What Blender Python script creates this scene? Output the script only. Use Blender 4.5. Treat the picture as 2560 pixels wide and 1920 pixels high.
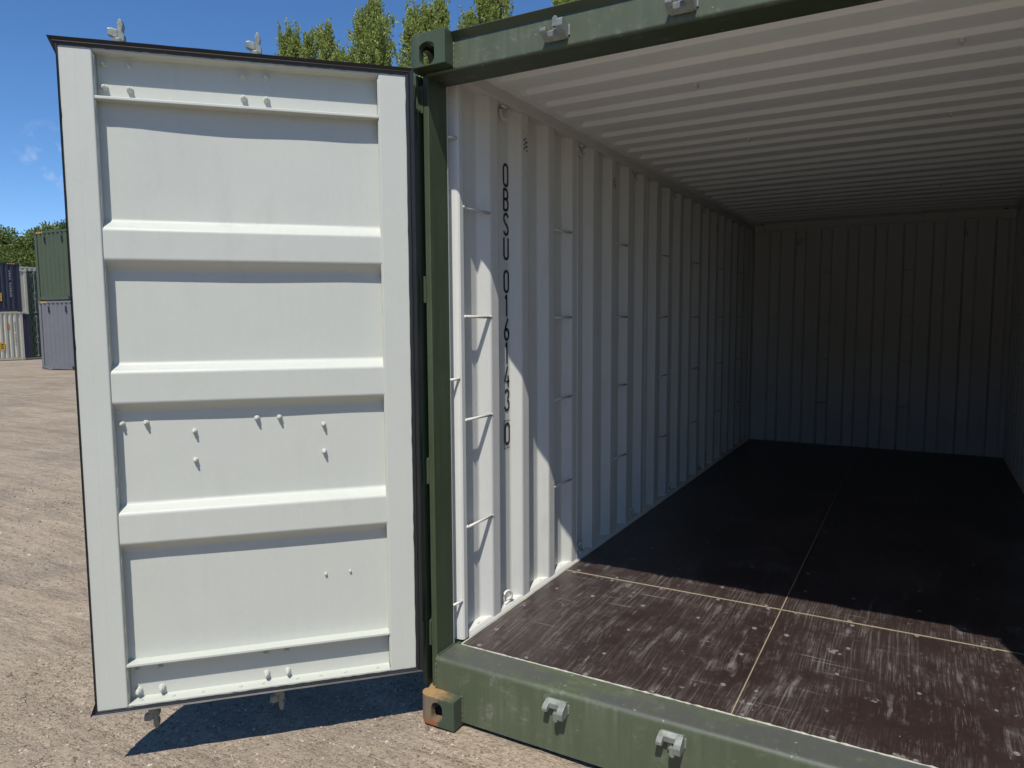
import bpy, bmesh, math, random
import numpy as np
from mathutils import Vector, Matrix, noise

for _o in list(bpy.data.objects):
    bpy.data.objects.remove(_o)
random.seed(7)
scene = bpy.context.scene
COL = scene.collection
PI = math.pi

# ------------------------------------------------------------------ camera
CAM = Vector((1.6534, -2.1581, 1.5723))
yaw, pit, rol, FPX = -0.51704, -0.0901, -0.0056, 1795.16
fwd = Vector((math.sin(yaw) * math.cos(pit), math.cos(yaw) * math.cos(pit), math.sin(pit)))
rgt = Vector((math.cos(yaw), -math.sin(yaw), 0.0))
upv = rgt.cross(fwd)
r2 = rgt * math.cos(rol) + upv * math.sin(rol)
u2 = -rgt * math.sin(rol) + upv * math.cos(rol)
camd = bpy.data.cameras.new('camera')
camd.sensor_width = 36.0
camd.lens = FPX / 2560 * 36.0
camd.clip_start = 0.05
camd.clip_end = 6000
cam = bpy.data.objects.new('camera', camd)
COL.objects.link(cam)
cam.matrix_world = Matrix(((r2.x, u2.x, -fwd.x, CAM.x), (r2.y, u2.y, -fwd.y, CAM.y),
                           (r2.z, u2.z, -fwd.z, CAM.z), (0, 0, 0, 1)))
scene.camera = cam

# ------------------------------------------------------------------ sky and sun
SUN = Vector((0.33, -1.0, 1.69)).normalized()
world = bpy.data.worlds.new('World')
scene.world = world
world.use_nodes = True
wn = world.node_tree
wn.nodes.clear()
sky = wn.nodes.new('ShaderNodeTexSky')
sky.sky_type = 'NISHITA'
sky.sun_disc = False
sky.sun_elevation = math.asin(SUN.z)
sky.sun_rotation = math.atan2(SUN.x, SUN.y)
sky.altitude = 0
sky.air_density = 0.7
sky.dust_density = 0.0
sky.ozone_density = 6.0
bg = wn.nodes.new('ShaderNodeBackground')
bg.inputs['Strength'].default_value = 0.132
wo = wn.nodes.new('ShaderNodeOutputWorld')
hs = wn.nodes.new('ShaderNodeHueSaturation')
hs.inputs['Saturation'].default_value = 1.11
wn.links.new(sky.outputs['Color'], hs.inputs['Color'])
def wnode(t, **kw):
    n = wn.nodes.new(t)
    for k, v in kw.items():
        setattr(n, k, v)
    return n
_d = (fwd + r2 * ((135 - 1280) / FPX) - u2 * ((400 - 960) / FPX)).normalized()
tc = wnode('ShaderNodeTexCoord')
dt = wnode('ShaderNodeVectorMath', operation='DOT_PRODUCT')
dt.inputs[1].default_value = _d
wn.links.new(tc.outputs['Generated'], dt.inputs[0])
near = wnode('ShaderNodeMapRange')
near.inputs['From Min'].default_value = math.cos(math.radians(2.6))
near.inputs['From Max'].default_value = math.cos(math.radians(0.6))
wn.links.new(dt.outputs['Value'], near.inputs['Value'])
cn = wnode('ShaderNodeTexNoise')
cn.inputs['Scale'].default_value = 42
cn.inputs['Detail'].default_value = 7
cn.inputs['Roughness'].default_value = 0.6
wn.links.new(tc.outputs['Generated'], cn.inputs['Vector'])
wisp = wnode('ShaderNodeMapRange')
wisp.inputs['From Min'].default_value = 0.50
wisp.inputs['From Max'].default_value = 0.78
wisp.inputs['To Max'].default_value = 0.5
wn.links.new(cn.outputs['Fac'], wisp.inputs['Value'])
wm_ = wnode('ShaderNodeMath', operation='MULTIPLY')
wn.links.new(near.outputs['Result'], wm_.inputs[0])
wn.links.new(wisp.outputs['Result'], wm_.inputs[1])
cm_ = wnode('ShaderNodeMixRGB')
cm_.inputs['Color2'].default_value = (5.2, 5.5, 6.2, 1)
wn.links.new(wm_.outputs[0], cm_.inputs['Fac'])
wn.links.new(hs.outputs['Color'], cm_.inputs['Color1'])
wn.links.new(cm_.outputs['Color'], bg.inputs['Color'])
wn.links.new(bg.outputs['Background'], wo.inputs['Surface'])

sund = bpy.data.lights.new('sun', 'SUN')
sund.energy = 4.2
sund.angle = math.radians(0.53)
sund.color = (1.0, 0.955, 0.875)
suno = bpy.data.objects.new('sun', sund)
COL.objects.link(suno)
suno.rotation_euler = SUN.to_track_quat('Z', 'Y').to_euler()

scene.view_settings.view_transform = 'Standard'
scene.view_settings.look = 'None'
scene.view_settings.exposure = 0.2
scene.view_settings.gamma = 1.0
scene.view_settings.use_curve_mapping = False
scene.cycles.max_bounces = 8
scene.cycles.diffuse_bounces = 4
scene.cycles.glossy_bounces = 3

# ------------------------------------------------------------------ mesh helpers
class MB:
    """collects faces of ONE object"""
    def __init__(self):
        self.v, self.f, self.m = [], [], []
    def add(self, vs, fs, mi=0):
        b = len(self.v)
        self.v += [tuple(p) for p in vs]
        self.f += [tuple(b + i for i in f) for f in fs]
        self.m += [mi] * len(fs)
    def box(self, x0, x1, y0, y1, z0, z1, mi=0):
        self.add([(x0, y0, z0), (x1, y0, z0), (x1, y1, z0), (x0, y1, z0),
                  (x0, y0, z1), (x1, y0, z1), (x1, y1, z1), (x0, y1, z1)],
                 [(0, 3, 2, 1), (4, 5, 6, 7), (0, 1, 5, 4), (1, 2, 6, 5), (2, 3, 7, 6), (3, 0, 4, 7)], mi)
    def prism(self, poly, axis, a, b, mi=0):
        """poly 2d points; axis 'x': (y,z), 'y': (x,z), 'z': (x,y)"""
        n = len(poly)
        def P(p, t):
            return {'x': (t, p[0], p[1]), 'y': (p[0], t, p[1]), 'z': (p[0], p[1], t)}[axis]
        vs = [P(p, a) for p in poly] + [P(p, b) for p in poly]
        fs = [(i, (i + 1) % n, n + (i + 1) % n, n + i) for i in range(n)]
        fs += [tuple(range(n))[::-1], tuple(range(n, 2 * n))]
        self.add(vs, fs, mi)
    def cyl(self, p0, p1, r0, n=10, r1=None, mi=0):
        p0, p1 = Vector(p0), Vector(p1)
        r1 = r0 if r1 is None else r1
        d = (p1 - p0).normalized()
        a = d.orthogonal().normalized()
        b = d.cross(a)
        vs = []
        for p, r in ((p0, r0), (p1, r1)):
            for i in range(n):
                t = 2 * PI * i / n
                vs.append(p + a * (r * math.cos(t)) + b * (r * math.sin(t)))
        fs = [(i, (i + 1) % n, n + (i + 1) % n, n + i) for i in range(n)]
        fs += [tuple(range(n))[::-1], tuple(range(n, 2 * n))]
        self.add(vs, fs, mi)
    def sweep(self, pts, r, n=8, closed=False):
        pts = [Vector(p) for p in pts]
        k = len(pts)
        vs, fs = [], []
        for i, p in enumerate(pts):
            a = pts[(i - 1) % k] if (closed or i > 0) else p
            c = pts[(i + 1) % k] if (closed or i < k - 1) else p
            d = (c - a).normalized()
            ref = Vector((0, 0, 1)) if abs(d.z) < 0.9 else Vector((0, 1, 0))
            s = d.cross(ref).normalized()
            t = s.cross(d)
            rr = r[i] if isinstance(r, (list, tuple)) else r
            for j in range(n):
                an = 2 * PI * j / n
                vs.append(p + s * (rr * math.cos(an)) + t * (rr * math.sin(an)))
        for i in range(k if closed else k - 1):
            for j in range(n):
                i2 = (i + 1) % k
                fs.append((i * n + j, i * n + (j + 1) % n, i2 * n + (j + 1) % n, i2 * n + j))
        if not closed:
            fs.append(tuple(range(n))[::-1])
            fs.append(tuple((k - 1) * n + j for j in range(n)))
        self.add(vs, fs)
    def strip(self, rows, mi=0):
        """rows: list of equally long lists of points -> quad grid"""
        n = len(rows[0])
        vs = [p for r in rows for p in r]
        fs = []
        for i in range(len(rows) - 1):
            for j in range(n - 1):
                fs.append((i * n + j, i * n + j + 1, (i + 1) * n + j + 1, (i + 1) * n + j))
        self.add(vs, fs, mi)
    def build(self, name, mats, parent=None, bevel=0, seg=2, smooth=False, solid=0, clean=True):
        me = bpy.data.meshes.new(name)
        me.from_pydata(self.v, [], self.f)
        mats = mats if isinstance(mats, (list, tuple)) else [mats]
        for m in mats:
            me.materials.append(m)
        if any(self.m):
            me.polygons.foreach_set('material_index', self.m)
        if clean:
            bm = bmesh.new()
            bm.from_mesh(me)
            bmesh.ops.recalc_face_normals(bm, faces=bm.faces)
            bm.to_mesh(me)
            bm.free()
        if smooth:
            me.polygons.foreach_set('use_smooth', [True] * len(me.polygons))
        me.update()
        o = bpy.data.objects.new(name, me)
        COL.objects.link(o)
        if parent is not None:
            o.parent = parent
        if bevel:
            b = o.modifiers.new('bevel', 'BEVEL')
            b.width = bevel
            b.segments = seg
            b.limit_method = 'ANGLE'
            b.angle_limit = math.radians(25)
            b.harden_normals = False
        if solid:
            s = o.modifiers.new('thick', 'SOLIDIFY')
            s.thickness = abs(solid)
            s.offset = -1 if solid > 0 else 1
            s.material_offset = len(mats) - 1
            s.material_offset_rim = len(mats) - 1
        return o

def empty(name, label, cat, group=None, loc=(0, 0, 0), rz=0.0):
    o = bpy.data.objects.new(name, None)
    COL.objects.link(o)
    o.location = loc
    o.rotation_euler = (0, 0, rz)
    o['label'] = label
    o['category'] = cat
    if group:
        o['group'] = group
    return o

def dup(o, parent=None, loc=None):
    c = o.copy()
    COL.objects.link(c)
    c.parent = parent if parent is not None else o.parent
    if loc is not None:
        c.location = loc
    return c

def dup_tree(root, loc, rz, scale=(1, 1, 1)):
    r = root.copy()
    COL.objects.link(r)
    r.location = loc
    r.rotation_euler = (0, 0, rz)
    r.scale = scale
    for ch in list(root.children):
        c = ch.copy()
        COL.objects.link(c)
        c.parent = r
        for g in ch.children:
            d = g.copy()
            COL.objects.link(d)
            d.parent = c
    return r

# ------------------------------------------------------------------ materials
def newmat(name):
    m = bpy.data.materials.new(name)
    m.use_nodes = True
    nt = m.node_tree
    b = nt.nodes['Principled BSDF']
    return m, nt, b

def N(nt, typ, **kw):
    n = nt.nodes.new(typ)
    for k, v in kw.items():
        if k.startswith('i_'):
            n.inputs[k[2:].replace('_', ' ')].default_value = v
        else:
            setattr(n, k, v)
    return n

def L(nt, a, b):
    nt.links.new(a, b)

def coords(nt, scale=(1, 1, 1), out='Object', rot=(0, 0, 0)):
    tc = N(nt, 'ShaderNodeTexCoord')
    mp = N(nt, 'ShaderNodeMapping')
    mp.inputs['Scale'].default_value = scale
    mp.inputs['Rotation'].default_value = rot
    L(nt, tc.outputs[out], mp.inputs['Vector'])
    return mp.outputs['Vector']

def noise_tex(nt, vec, scale, detail=4, rough=0.55):
    n = N(nt, 'ShaderNodeTexNoise')
    n.inputs['Scale'].default_value = scale
    n.inputs['Detail'].default_value = detail
    n.inputs['Roughness'].default_value = rough
    L(nt, vec, n.inputs['Vector'])
    return n.outputs['Fac']

def ramp(nt, fac, p0, p1, c0=(0, 0, 0, 1), c1=(1, 1, 1, 1)):
    r = N(nt, 'ShaderNodeValToRGB')
    r.color_ramp.elements[0].position = p0
    r.color_ramp.elements[1].position = p1
    r.color_ramp.elements[0].color = c0
    r.color_ramp.elements[1].color = c1
    L(nt, fac, r.inputs['Fac'])
    return r.outputs['Color']

def mixc(nt, fac, a, b, mode='MIX'):
    m = N(nt, 'ShaderNodeMixRGB', blend_type=mode)
    for s, v in (('Fac', fac), ('Color1', a), ('Color2', b)):
        if isinstance(v, (int, float)):
            m.inputs[s].default_value = v
        elif isinstance(v, tuple):
            m.inputs[s].default_value = v if len(v) == 4 else (*v, 1)
        else:
            L(nt, v, m.inputs[s])
    return m.outputs['Color']

def mth(nt, op, a, b=0.0):
    m = N(nt, 'ShaderNodeMath', operation=op)
    for i, v in enumerate((a, b)):
        if isinstance(v, (int, float)):
            m.inputs[i].default_value = v
        else:
            L(nt, v, m.inputs[i])
    return m.outputs[0]

def bump(nt, h, strength, dist=0.01, prev=None):
    b = N(nt, 'ShaderNodeBump')
    b.inputs['Strength'].default_value = strength
    b.inputs['Distance'].default_value = dist
    L(nt, h, b.inputs['Height'])
    if prev is not None:
        L(nt, prev, b.inputs['Normal'])
    return b.outputs['Normal']

def paint(name, col, rough=0.45, var=0.12, dust=None, dustamt=0.0, dent=0.25, scale=1.0, spec=0.5, scuff=0.0, lit_lift=0.0):
    m, nt, b = newmat(name)
    v = coords(nt)
    n1 = noise_tex(nt, v, 2.3 * scale, 5)
    n2 = noise_tex(nt, v, 60 * scale, 3)
    dark = tuple(c * (1 - var) for c in col)
    light = tuple(min(1, c * (1 + var)) for c in col)
    c = mixc(nt, n1, dark, light)
    c = mixc(nt, ramp(nt, n2, 0.45, 0.8), c, tuple(min(1, x * (1 + var * 0.9)) for x in col))
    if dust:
        # dust with a shape of its own, streaked downwards
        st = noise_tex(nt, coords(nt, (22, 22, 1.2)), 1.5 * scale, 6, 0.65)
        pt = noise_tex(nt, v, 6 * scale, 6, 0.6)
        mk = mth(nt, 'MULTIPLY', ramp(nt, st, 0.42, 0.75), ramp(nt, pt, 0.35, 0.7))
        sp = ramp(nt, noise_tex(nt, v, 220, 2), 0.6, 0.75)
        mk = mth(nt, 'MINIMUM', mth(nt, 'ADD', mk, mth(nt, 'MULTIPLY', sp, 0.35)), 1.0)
        if lit_lift:
            mk = mth(nt, 'MINIMUM', mth(nt, 'ADD', mk, lit_lift), 1.0)  # even pale lift: brightness of the lit outer faces put into the colour
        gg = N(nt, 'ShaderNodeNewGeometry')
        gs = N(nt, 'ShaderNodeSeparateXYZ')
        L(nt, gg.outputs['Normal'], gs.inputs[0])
        mk = mth(nt, 'MULTIPLY', mk, ramp(nt, mth(nt, 'ADD', gs.outputs['Z'], 1.0), 0.25, 0.75))   # no dust on undersides; also paints the green ones darker, as if shaded
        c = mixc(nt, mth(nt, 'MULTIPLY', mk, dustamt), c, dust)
    if scuff:
        sc = noise_tex(nt, coords(nt, (3, 3, 3)), 4, 8, 0.7)
        fine = noise_tex(nt, coords(nt, (8, 90, 90)), 3, 4, 0.6)
        mk = mth(nt, 'MULTIPLY', ramp(nt, sc, 0.55, 0.68), ramp(nt, fine, 0.4, 0.65))
        c = mixc(nt, mth(nt, 'MULTIPLY', mk, scuff), c, (0.28, 0.285, 0.25))
        rub = noise_tex(nt, coords(nt, (2.2, 9, 9)), 1.0, 7, 0.62)
        brush = noise_tex(nt, coords(nt, (60, 14, 60)), 1.0, 5, 0.6)
        geo = N(nt, 'ShaderNodeNewGeometry')
        sn = N(nt, 'ShaderNodeSeparateXYZ')
        L(nt, geo.outputs['Normal'], sn.inputs[0])
        tread = ramp(nt, sn.outputs['Z'], 0.35, 0.75)   # worn by boots and pallets on the tread only
        rk = mth(nt, 'MULTIPLY', mth(nt, 'MULTIPLY', ramp(nt, rub, 0.38, 0.50), ramp(nt, brush, 0.25, 0.50)), tread)
        c = mixc(nt, mth(nt, 'MULTIPLY', rk, 0.85), c, (0.075, 0.076, 0.075))
        ch = ramp(nt, noise_tex(nt, v, 34, 4, 0.7), 0.665, 0.70)
        c = mixc(nt, mth(nt, 'MULTIPLY', ch, 0.55), c, (0.36, 0.36, 0.31))
    L(nt, c, b.inputs['Base Color'])
    rr = ramp(nt, n1, 0.3, 0.7, (rough * 0.85,) * 3 + (1,), (min(1, rough * 1.2),) * 3 + (1,))
    L(nt, rr, b.inputs['Roughness'])
    b.inputs['Specular IOR Level'].default_value = spec
    big = noise_tex(nt, v, 3.5, 2)
    nrm = bump(nt, big, dent, 0.02)
    L(nt, nrm, b.inputs['Normal'])
    return m

M = {}
def weathered_white(name, col, rough, amt):
    m = paint(name, col, rough, 0.035, (0.33, 0.31, 0.28), amt, 0.10)
    nt = m.node_tree
    b = nt.nodes['Principled BSDF']
    src = b.inputs['Base Color'].links[0].from_socket
    v = coords(nt)
    speck = ramp(nt, noise_tex(nt, v, 30, 5, 0.7), 0.735, 0.755)
    where = ramp(nt, noise_tex(nt, v, 2.1, 3), 0.50, 0.62)
    c = mixc(nt, mth(nt, 'MULTIPLY', mth(nt, 'MULTIPLY', speck, where), 0.65), src, (0.12, 0.10, 0.085))
    smear = mth(nt, 'MULTIPLY', ramp(nt, noise_tex(nt, coords(nt, (9, 9, 3)), 1.0, 7, 0.68), 0.56, 0.72), ramp(nt, noise_tex(nt, v, 1.3, 4), 0.45, 0.65))
    c = mixc(nt, mth(nt, 'MULTIPLY', smear, 0.22), c, (0.30, 0.285, 0.26))
    scr = mth(nt, 'MULTIPLY', ramp(nt, noise_tex(nt, coords(nt, (6, 6, 90)), 1.0, 5, 0.6), 0.70, 0.73), ramp(nt, noise_tex(nt, v, 5, 4), 0.55, 0.65))
    c = mixc(nt, mth(nt, 'MULTIPLY', scr, 0.35), c, (0.26, 0.25, 0.23))
    L(nt, c, b.inputs['Base Color'])
    return m
M['white'] = weathered_white('white_paint', (0.508, 0.522, 0.468), 0.5, 0.12)
M['white_in'] = weathered_white('white_wall_paint', (0.64, 0.64, 0.595), 0.55, 0.18)
M['roof_lifted'] = paint('white_paint_lifted_for_roof', (0.80, 0.825, 0.82), 0.55, 0.04, (0.34, 0.32, 0.29), 0.08, 0.10)  # interior white made paler: bounce light on the ceiling put into the colour
M['green'] = paint('green_paint', (0.040, 0.060, 0.029), 0.48, 0.10, (0.165, 0.19, 0.12), 0.34, 0.12, lit_lift=0.30)
M['green_sill'] = paint('green_sill_paint', (0.046, 0.064, 0.034), 0.48, 0.10, (0.185, 0.20, 0.130), 0.50, 0.12, scuff=0.6, lit_lift=0.42)
M['black'] = paint('black_rubber', (0.012, 0.012, 0.014), 0.42, 0.2, (0.10, 0.095, 0.09), 0.2, 0.1)
M['dark'] = paint('dark_steel', (0.01, 0.011, 0.010), 0.5, 0.2)
M['ink'] = paint('black_lettering', (0.008, 0.008, 0.009), 0.4, 0.1)

def galv():
    m, nt, b = newmat('galvanised_steel')
    v = coords(nt)
    n = noise_tex(nt, v, 40, 5)
    c = mixc(nt, n, (0.15, 0.165, 0.145), (0.32, 0.34, 0.305))
    c = mixc(nt, ramp(nt, noise_tex(nt, v, 18, 6), 0.55, 0.75), c, (0.14, 0.15, 0.13))
    L(nt, c, b.inputs['Base Color'])
    b.inputs['Metallic'].default_value = 0.4
    L(nt, ramp(nt, n, 0.3, 0.7, (0.38, 0.38, 0.38, 1), (0.62, 0.62, 0.62, 1)), b.inputs['Roughness'])
    L(nt, bump(nt, n, 0.25, 0.004), b.inputs['Normal'])
    return m
M['galv'] = galv()

def rusty():
    m, nt, b = newmat('green_paint_with_rust')
    v = coords(nt)
    sep = N(nt, 'ShaderNodeSeparateXYZ')
    L(nt, v, sep.inputs[0])
    streak = noise_tex(nt, coords(nt, (160, 160, 10)), 1.0, 5, 0.6)
    blot = noise_tex(nt, v, 26, 6, 0.65)
    base = mixc(nt, noise_tex(nt, v, 50, 4), (0.040, 0.058, 0.036), (0.060, 0.080, 0.050))
    # bare, weathered patch on the outer half of the casting, rust run along its foot and top
    edge = mth(nt, 'ADD', mth(nt, 'MULTIPLY', sep.outputs['X'], -9.0), 1.12)
    left = ramp(nt, mth(nt, 'ADD', edge, mth(nt, 'MULTIPLY', mth(nt, 'SUBTRACT', streak, 0.5), 0.45)), 0.28, 0.42)
    bare = mixc(nt, ramp(nt, streak, 0.35, 0.65), (0.20, 0.15, 0.10), (0.10, 0.10, 0.075))
    bare = mixc(nt, ramp(nt, streak, 0.52, 0.66), bare, (0.24, 0.12, 0.055))
    c = mixc(nt, left, base, bare)
    foot = ramp(nt, mth(nt, 'ADD', mth(nt, 'MULTIPLY', sep.outputs['Z'], -16.0), mth(nt, 'ADD', blot, mth(nt, 'MULTIPLY', edge, 0.55))), 0.42, 0.75)
    foot = mth(nt, 'MULTIPLY', foot, left)
    c = mixc(nt, mth(nt, 'MULTIPLY', foot, 0.85), c, (0.30, 0.085, 0.025))
    top = ramp(nt, mth(nt, 'ADD', mth(nt, 'MULTIPLY', mth(nt, 'SUBTRACT', sep.outputs['Z'], 0.104), 60.0), mth(nt, 'MULTIPLY', mth(nt, 'SUBTRACT', blot, 0.5), 1.2)), 0.35, 0.8)
    ramp_x = ramp(nt, mth(nt, 'ADD', mth(nt, 'MULTIPLY', sep.outputs['X'], -7.0), mth(nt, 'ADD', blot, 0.65)), 0.15, 0.75)
    ocre = mixc(nt, blot, (0.42, 0.20, 0.05), (0.40, 0.28, 0.13))
    c = mixc(nt, mth(nt, 'MULTIPLY', mth(nt, 'MULTIPLY', top, ramp_x), 0.7), c, ocre)
    L(nt, c, b.inputs['Base Color'])
    b.inputs['Roughness'].default_value = 0.7
    L(nt, bump(nt, blot, 0.35, 0.004), b.inputs['Normal'])
    return m
M['rusty'] = rusty()

def floor_mat():
    m, nt, b = newmat('phenolic_plywood')
    v = coords(nt)
    base = mixc(nt, noise_tex(nt, coords(nt, (70, 4, 1)), 1.6, 6, 0.6), (0.020, 0.0120, 0.0108), (0.038, 0.0235, 0.021))
    # pale scuffs dragged along the container, broken up by patches
    wob = N(nt, 'ShaderNodeTexNoise')
    wob.inputs['Scale'].default_value = 1.3
    L(nt, v, wob.inputs['Vector'])
    def dragv(sx, sy, ox):
        mp = N(nt, 'ShaderNodeMapping')
        mp.inputs['Scale'].default_value = (sx, sy, 1)
        mp.inputs['Location'].default_value = (ox, ox * 0.7, 0)
        ad = N(nt, 'ShaderNodeVectorMath', operation='MULTIPLY_ADD')
        L(nt, wob.outputs['Color'], ad.inputs[0])
        ad.inputs[1].default_value = (0.07, 0, 0)
        L(nt, v, ad.inputs[2])
        L(nt, ad.outputs[0], mp.inputs['Vector'])
        return mp.outputs['Vector']
    fine = noise_tex(nt, dragv(170, 3.2, 3), 1.0, 6, 0.6)
    fine2 = noise_tex(nt, dragv(330, 14, 7), 1.0, 4, 0.6)
    wide = noise_tex(nt, dragv(36, 3.5, 11), 1.0, 7, 0.65)
    pat = noise_tex(nt, v, 2.6, 6, 0.62)
    pat2 = noise_tex(nt, v, 9.0, 6, 0.65)
    blot = noise_tex(nt, dragv(14, 9, 21), 1.0, 7, 0.65)
    cross = noise_tex(nt, coords(nt, (2.5, 85, 1)), 1.0, 5, 0.6)
    a = mth(nt, 'MULTIPLY', ramp(nt, fine, 0.50, 0.70), ramp(nt, pat, 0.40, 0.62))
    a2 = mth(nt, 'MULTIPLY', ramp(nt, fine2, 0.52, 0.66), ramp(nt, pat2, 0.46, 0.62))
    w = mth(nt, 'MULTIPLY', ramp(nt, wide, 0.54, 0.70), ramp(nt, pat2, 0.42, 0.60))
    bl = ramp(nt, blot, 0.645, 0.70)
    cr = mth(nt, 'MULTIPLY', ramp(nt, cross, 0.61, 0.66), ramp(nt, pat, 0.46, 0.58))
    mk = mth(nt, 'ADD', mth(nt, 'ADD', mth(nt, 'MULTIPLY', a, 0.40), mth(nt, 'MULTIPLY', a2, 0.26)), mth(nt, 'ADD', mth(nt, 'MULTIPLY', w, 0.42), mth(nt, 'ADD', mth(nt, 'MULTIPLY', bl, 0.55), mth(nt, 'MULTIPLY', cr, 0.35))))
    mk = mth(nt, 'MINIMUM', mk, 1.0)
    haze = ramp(nt, pat, 0.35, 0.75)
    c = mixc(nt, mth(nt, 'MULTIPLY', haze, 0.16), base, (0.12, 0.10, 0.094))
    c = mixc(nt, mk, c, (0.32, 0.295, 0.28))
    vo = N(nt, 'ShaderNodeTexVoronoi')
    vo.inputs['Scale'].default_value = 1.0
    L(nt, coords(nt, (30, 9, 1)), vo.inputs['Vector'])
    sp = ramp(nt, vo.outputs['Distance'], 0.03, 0.06, (1, 1, 1, 1), (0, 0, 0, 1))
    sp = mth(nt, 'MULTIPLY', sp, ramp(nt, noise_tex(nt, v, 4, 3), 0.52, 0.62))
    c = mixc(nt, mth(nt, 'MULTIPLY', sp, 0.7), c, (0.42, 0.39, 0.37))
    L(nt, c, b.inputs['Base Color'])
    L(nt, ramp(nt, mk, 0.0, 0.6, (0.36, 0.36, 0.36, 1), (0.7, 0.7, 0.7, 1)), b.inputs['Roughness'])
    b.inputs['Specular IOR Level'].default_value = 0.5
    g = noise_tex(nt, coords(nt, (240, 6, 1)), 1.0, 3)
    L(nt, bump(nt, g, 0.12, 0.002), b.inputs['Normal'])
    return m
M['floor'] = floor_mat()
M['joint'] = paint('pale_joint_wood', (0.31, 0.25, 0.17), 0.8, 0.3, (0.14, 0.11, 0.09), 0.8)
M['sealant'] = paint('dirty_white_sealant', (0.43, 0.42, 0.34), 0.75, 0.25, (0.14, 0.135, 0.10), 0.9)
M['screw'] = paint('screw_head', (0.17, 0.15, 0.135), 0.5, 0.4)

def ground_mat():
    m, nt, b = newmat('compacted_dirt')
    v = coords(nt)
    vo = N(nt, 'ShaderNodeTexVoronoi')
    vo.inputs['Scale'].default_value = 95
    L(nt, v, vo.inputs['Vector'])
    vo2 = N(nt, 'ShaderNodeTexVoronoi')
    vo2.inputs['Scale'].default_value = 38
    L(nt, v, vo2.inputs['Vector'])
    big = noise_tex(nt, v, 0.28, 6, 0.6)
    mid = noise_tex(nt, v, 1.6, 8, 0.68)
    clod = noise_tex(nt, v, 11, 6, 0.65)
    fine = noise_tex(nt, v, 60, 4, 0.6)
    c = mixc(nt, ramp(nt, mid, 0.3, 0.7), (0.265, 0.212, 0.158), (0.385, 0.318, 0.240))
    c = mixc(nt, mth(nt, 'MULTIPLY', ramp(nt, big, 0.40, 0.65), 0.7), c, (0.40, 0.325, 0.243))
    pt = noise_tex(nt, v, 0.75, 8, 0.7)
    c = mixc(nt, mth(nt, 'MULTIPLY', ramp(nt, pt, 0.52, 0.64), 0.55), c, (0.215, 0.182, 0.148))
    c = mixc(nt, mth(nt, 'MULTIPLY', ramp(nt, clod, 0.50, 0.68), 0.28), c, (0.19, 0.152, 0.115))
    bw = N(nt, 'ShaderNodeRGBToBW')
    L(nt, vo.outputs['Color'], bw.inputs[0])
    st = ramp(nt, bw.outputs[0], 0.25, 0.85, (0.78, 0.77, 0.76, 1), (1.2, 1.2, 1.19, 1))
    c = mixc(nt, 0.7, c, st, 'MULTIPLY')
    # wheel ruts and loose dark drifts, long along the lane
    rut = noise_tex(nt, coords(nt, (0.45, 2.4, 1), rot=(0, 0, 1.1)), 1.0, 7, 0.62)
    rut2 = noise_tex(nt, coords(nt, (1.5, 9, 1), rot=(0, 0, 1.0)), 1.0, 6, 0.62)
    c = mixc(nt, mth(nt, 'MULTIPLY', ramp(nt, rut, 0.50, 0.64), 0.5), c, (0.19, 0.155, 0.12))
    c = mixc(nt, mth(nt, 'MULTIPLY', ramp(nt, rut2, 0.54, 0.66), 0.35), c, (0.17, 0.138, 0.105))
    L(nt, c, b.inputs['Base Color'])
    b.inputs['Roughness'].default_value = 0.95
    b.inputs['Specular IOR Level'].default_value = 0.12
    n = bump(nt, vo.outputs['Distance'], 0.35, 0.010)
    n = bump(nt, vo2.outputs['Distance'], 0.30, 0.012, n)
    n = bump(nt, clod, 0.55, 0.02, n)
    n = bump(nt, mid, 0.55, 0.10, n)
    n = bump(nt, rut, 0.8, 0.10, n)
    n = bump(nt, rut2, 0.35, 0.03, n)
    L(nt, n, b.inputs['Normal'])
    return m
M['ground'] = ground_mat()

def stone_mat():
    m, nt, b = newmat('loose_stones')
    g = N(nt, 'ShaderNodeNewGeometry')
    r = N(nt, 'ShaderNodeValToRGB')
    e = r.color_ramp.elements
    e[0].position, e[0].color = 0.0, (0.16, 0.128, 0.095, 1)
    e[1].position, e[1].color = 1.0, (0.56, 0.49, 0.40, 1)
    x = e.new(0.6); x.color = (0.30, 0.243, 0.182, 1)
    x = e.new(0.88); x.color = (0.37, 0.305, 0.235, 1)
    L(nt, g.outputs['Random Per Island'], r.inputs['Fac'])
    L(nt, r.outputs['Color'], b.inputs['Base Color'])
    b.inputs['Roughness'].default_value = 0.9
    b.inputs['Specular IOR Level'].default_value = 0.2
    return m
M['stone'] = stone_mat()

def leaf_mat(name, dark, light, trans=0.35):
    m, nt, b = newmat(name)
    g = N(nt, 'ShaderNodeNewGeometry')
    c = mixc(nt, g.outputs['Random Per Island'], dark, light)
    nt.nodes.remove(b)
    d = N(nt, 'ShaderNodeBsdfDiffuse')
    t = N(nt, 'ShaderNodeBsdfTranslucent')
    gl = N(nt, 'ShaderNodeBsdfGlossy')
    gl.inputs['Roughness'].default_value = 0.45
    mx = N(nt, 'ShaderNodeMixShader')
    mx.inputs[0].default_value = trans
    mx2 = N(nt, 'ShaderNodeMixShader')
    mx2.inputs[0].default_value = 0.015
    L(nt, c, d.inputs['Color'])
    L(nt, mixc(nt, 1.0, c, (1.1, 1.2, 0.6), 'MULTIPLY'), t.inputs['Color'])
    L(nt, d.outputs[0], mx.inputs[1])
    L(nt, t.outputs[0], mx.inputs[2])
    L(nt, mx.outputs[0], mx2.inputs[1])
    L(nt, gl.outputs[0], mx2.inputs[2])
    out = [n for n in nt.nodes if n.type == 'OUTPUT_MATERIAL'][0]
    L(nt, mx2.outputs[0], out.inputs['Surface'])
    return m
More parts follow.
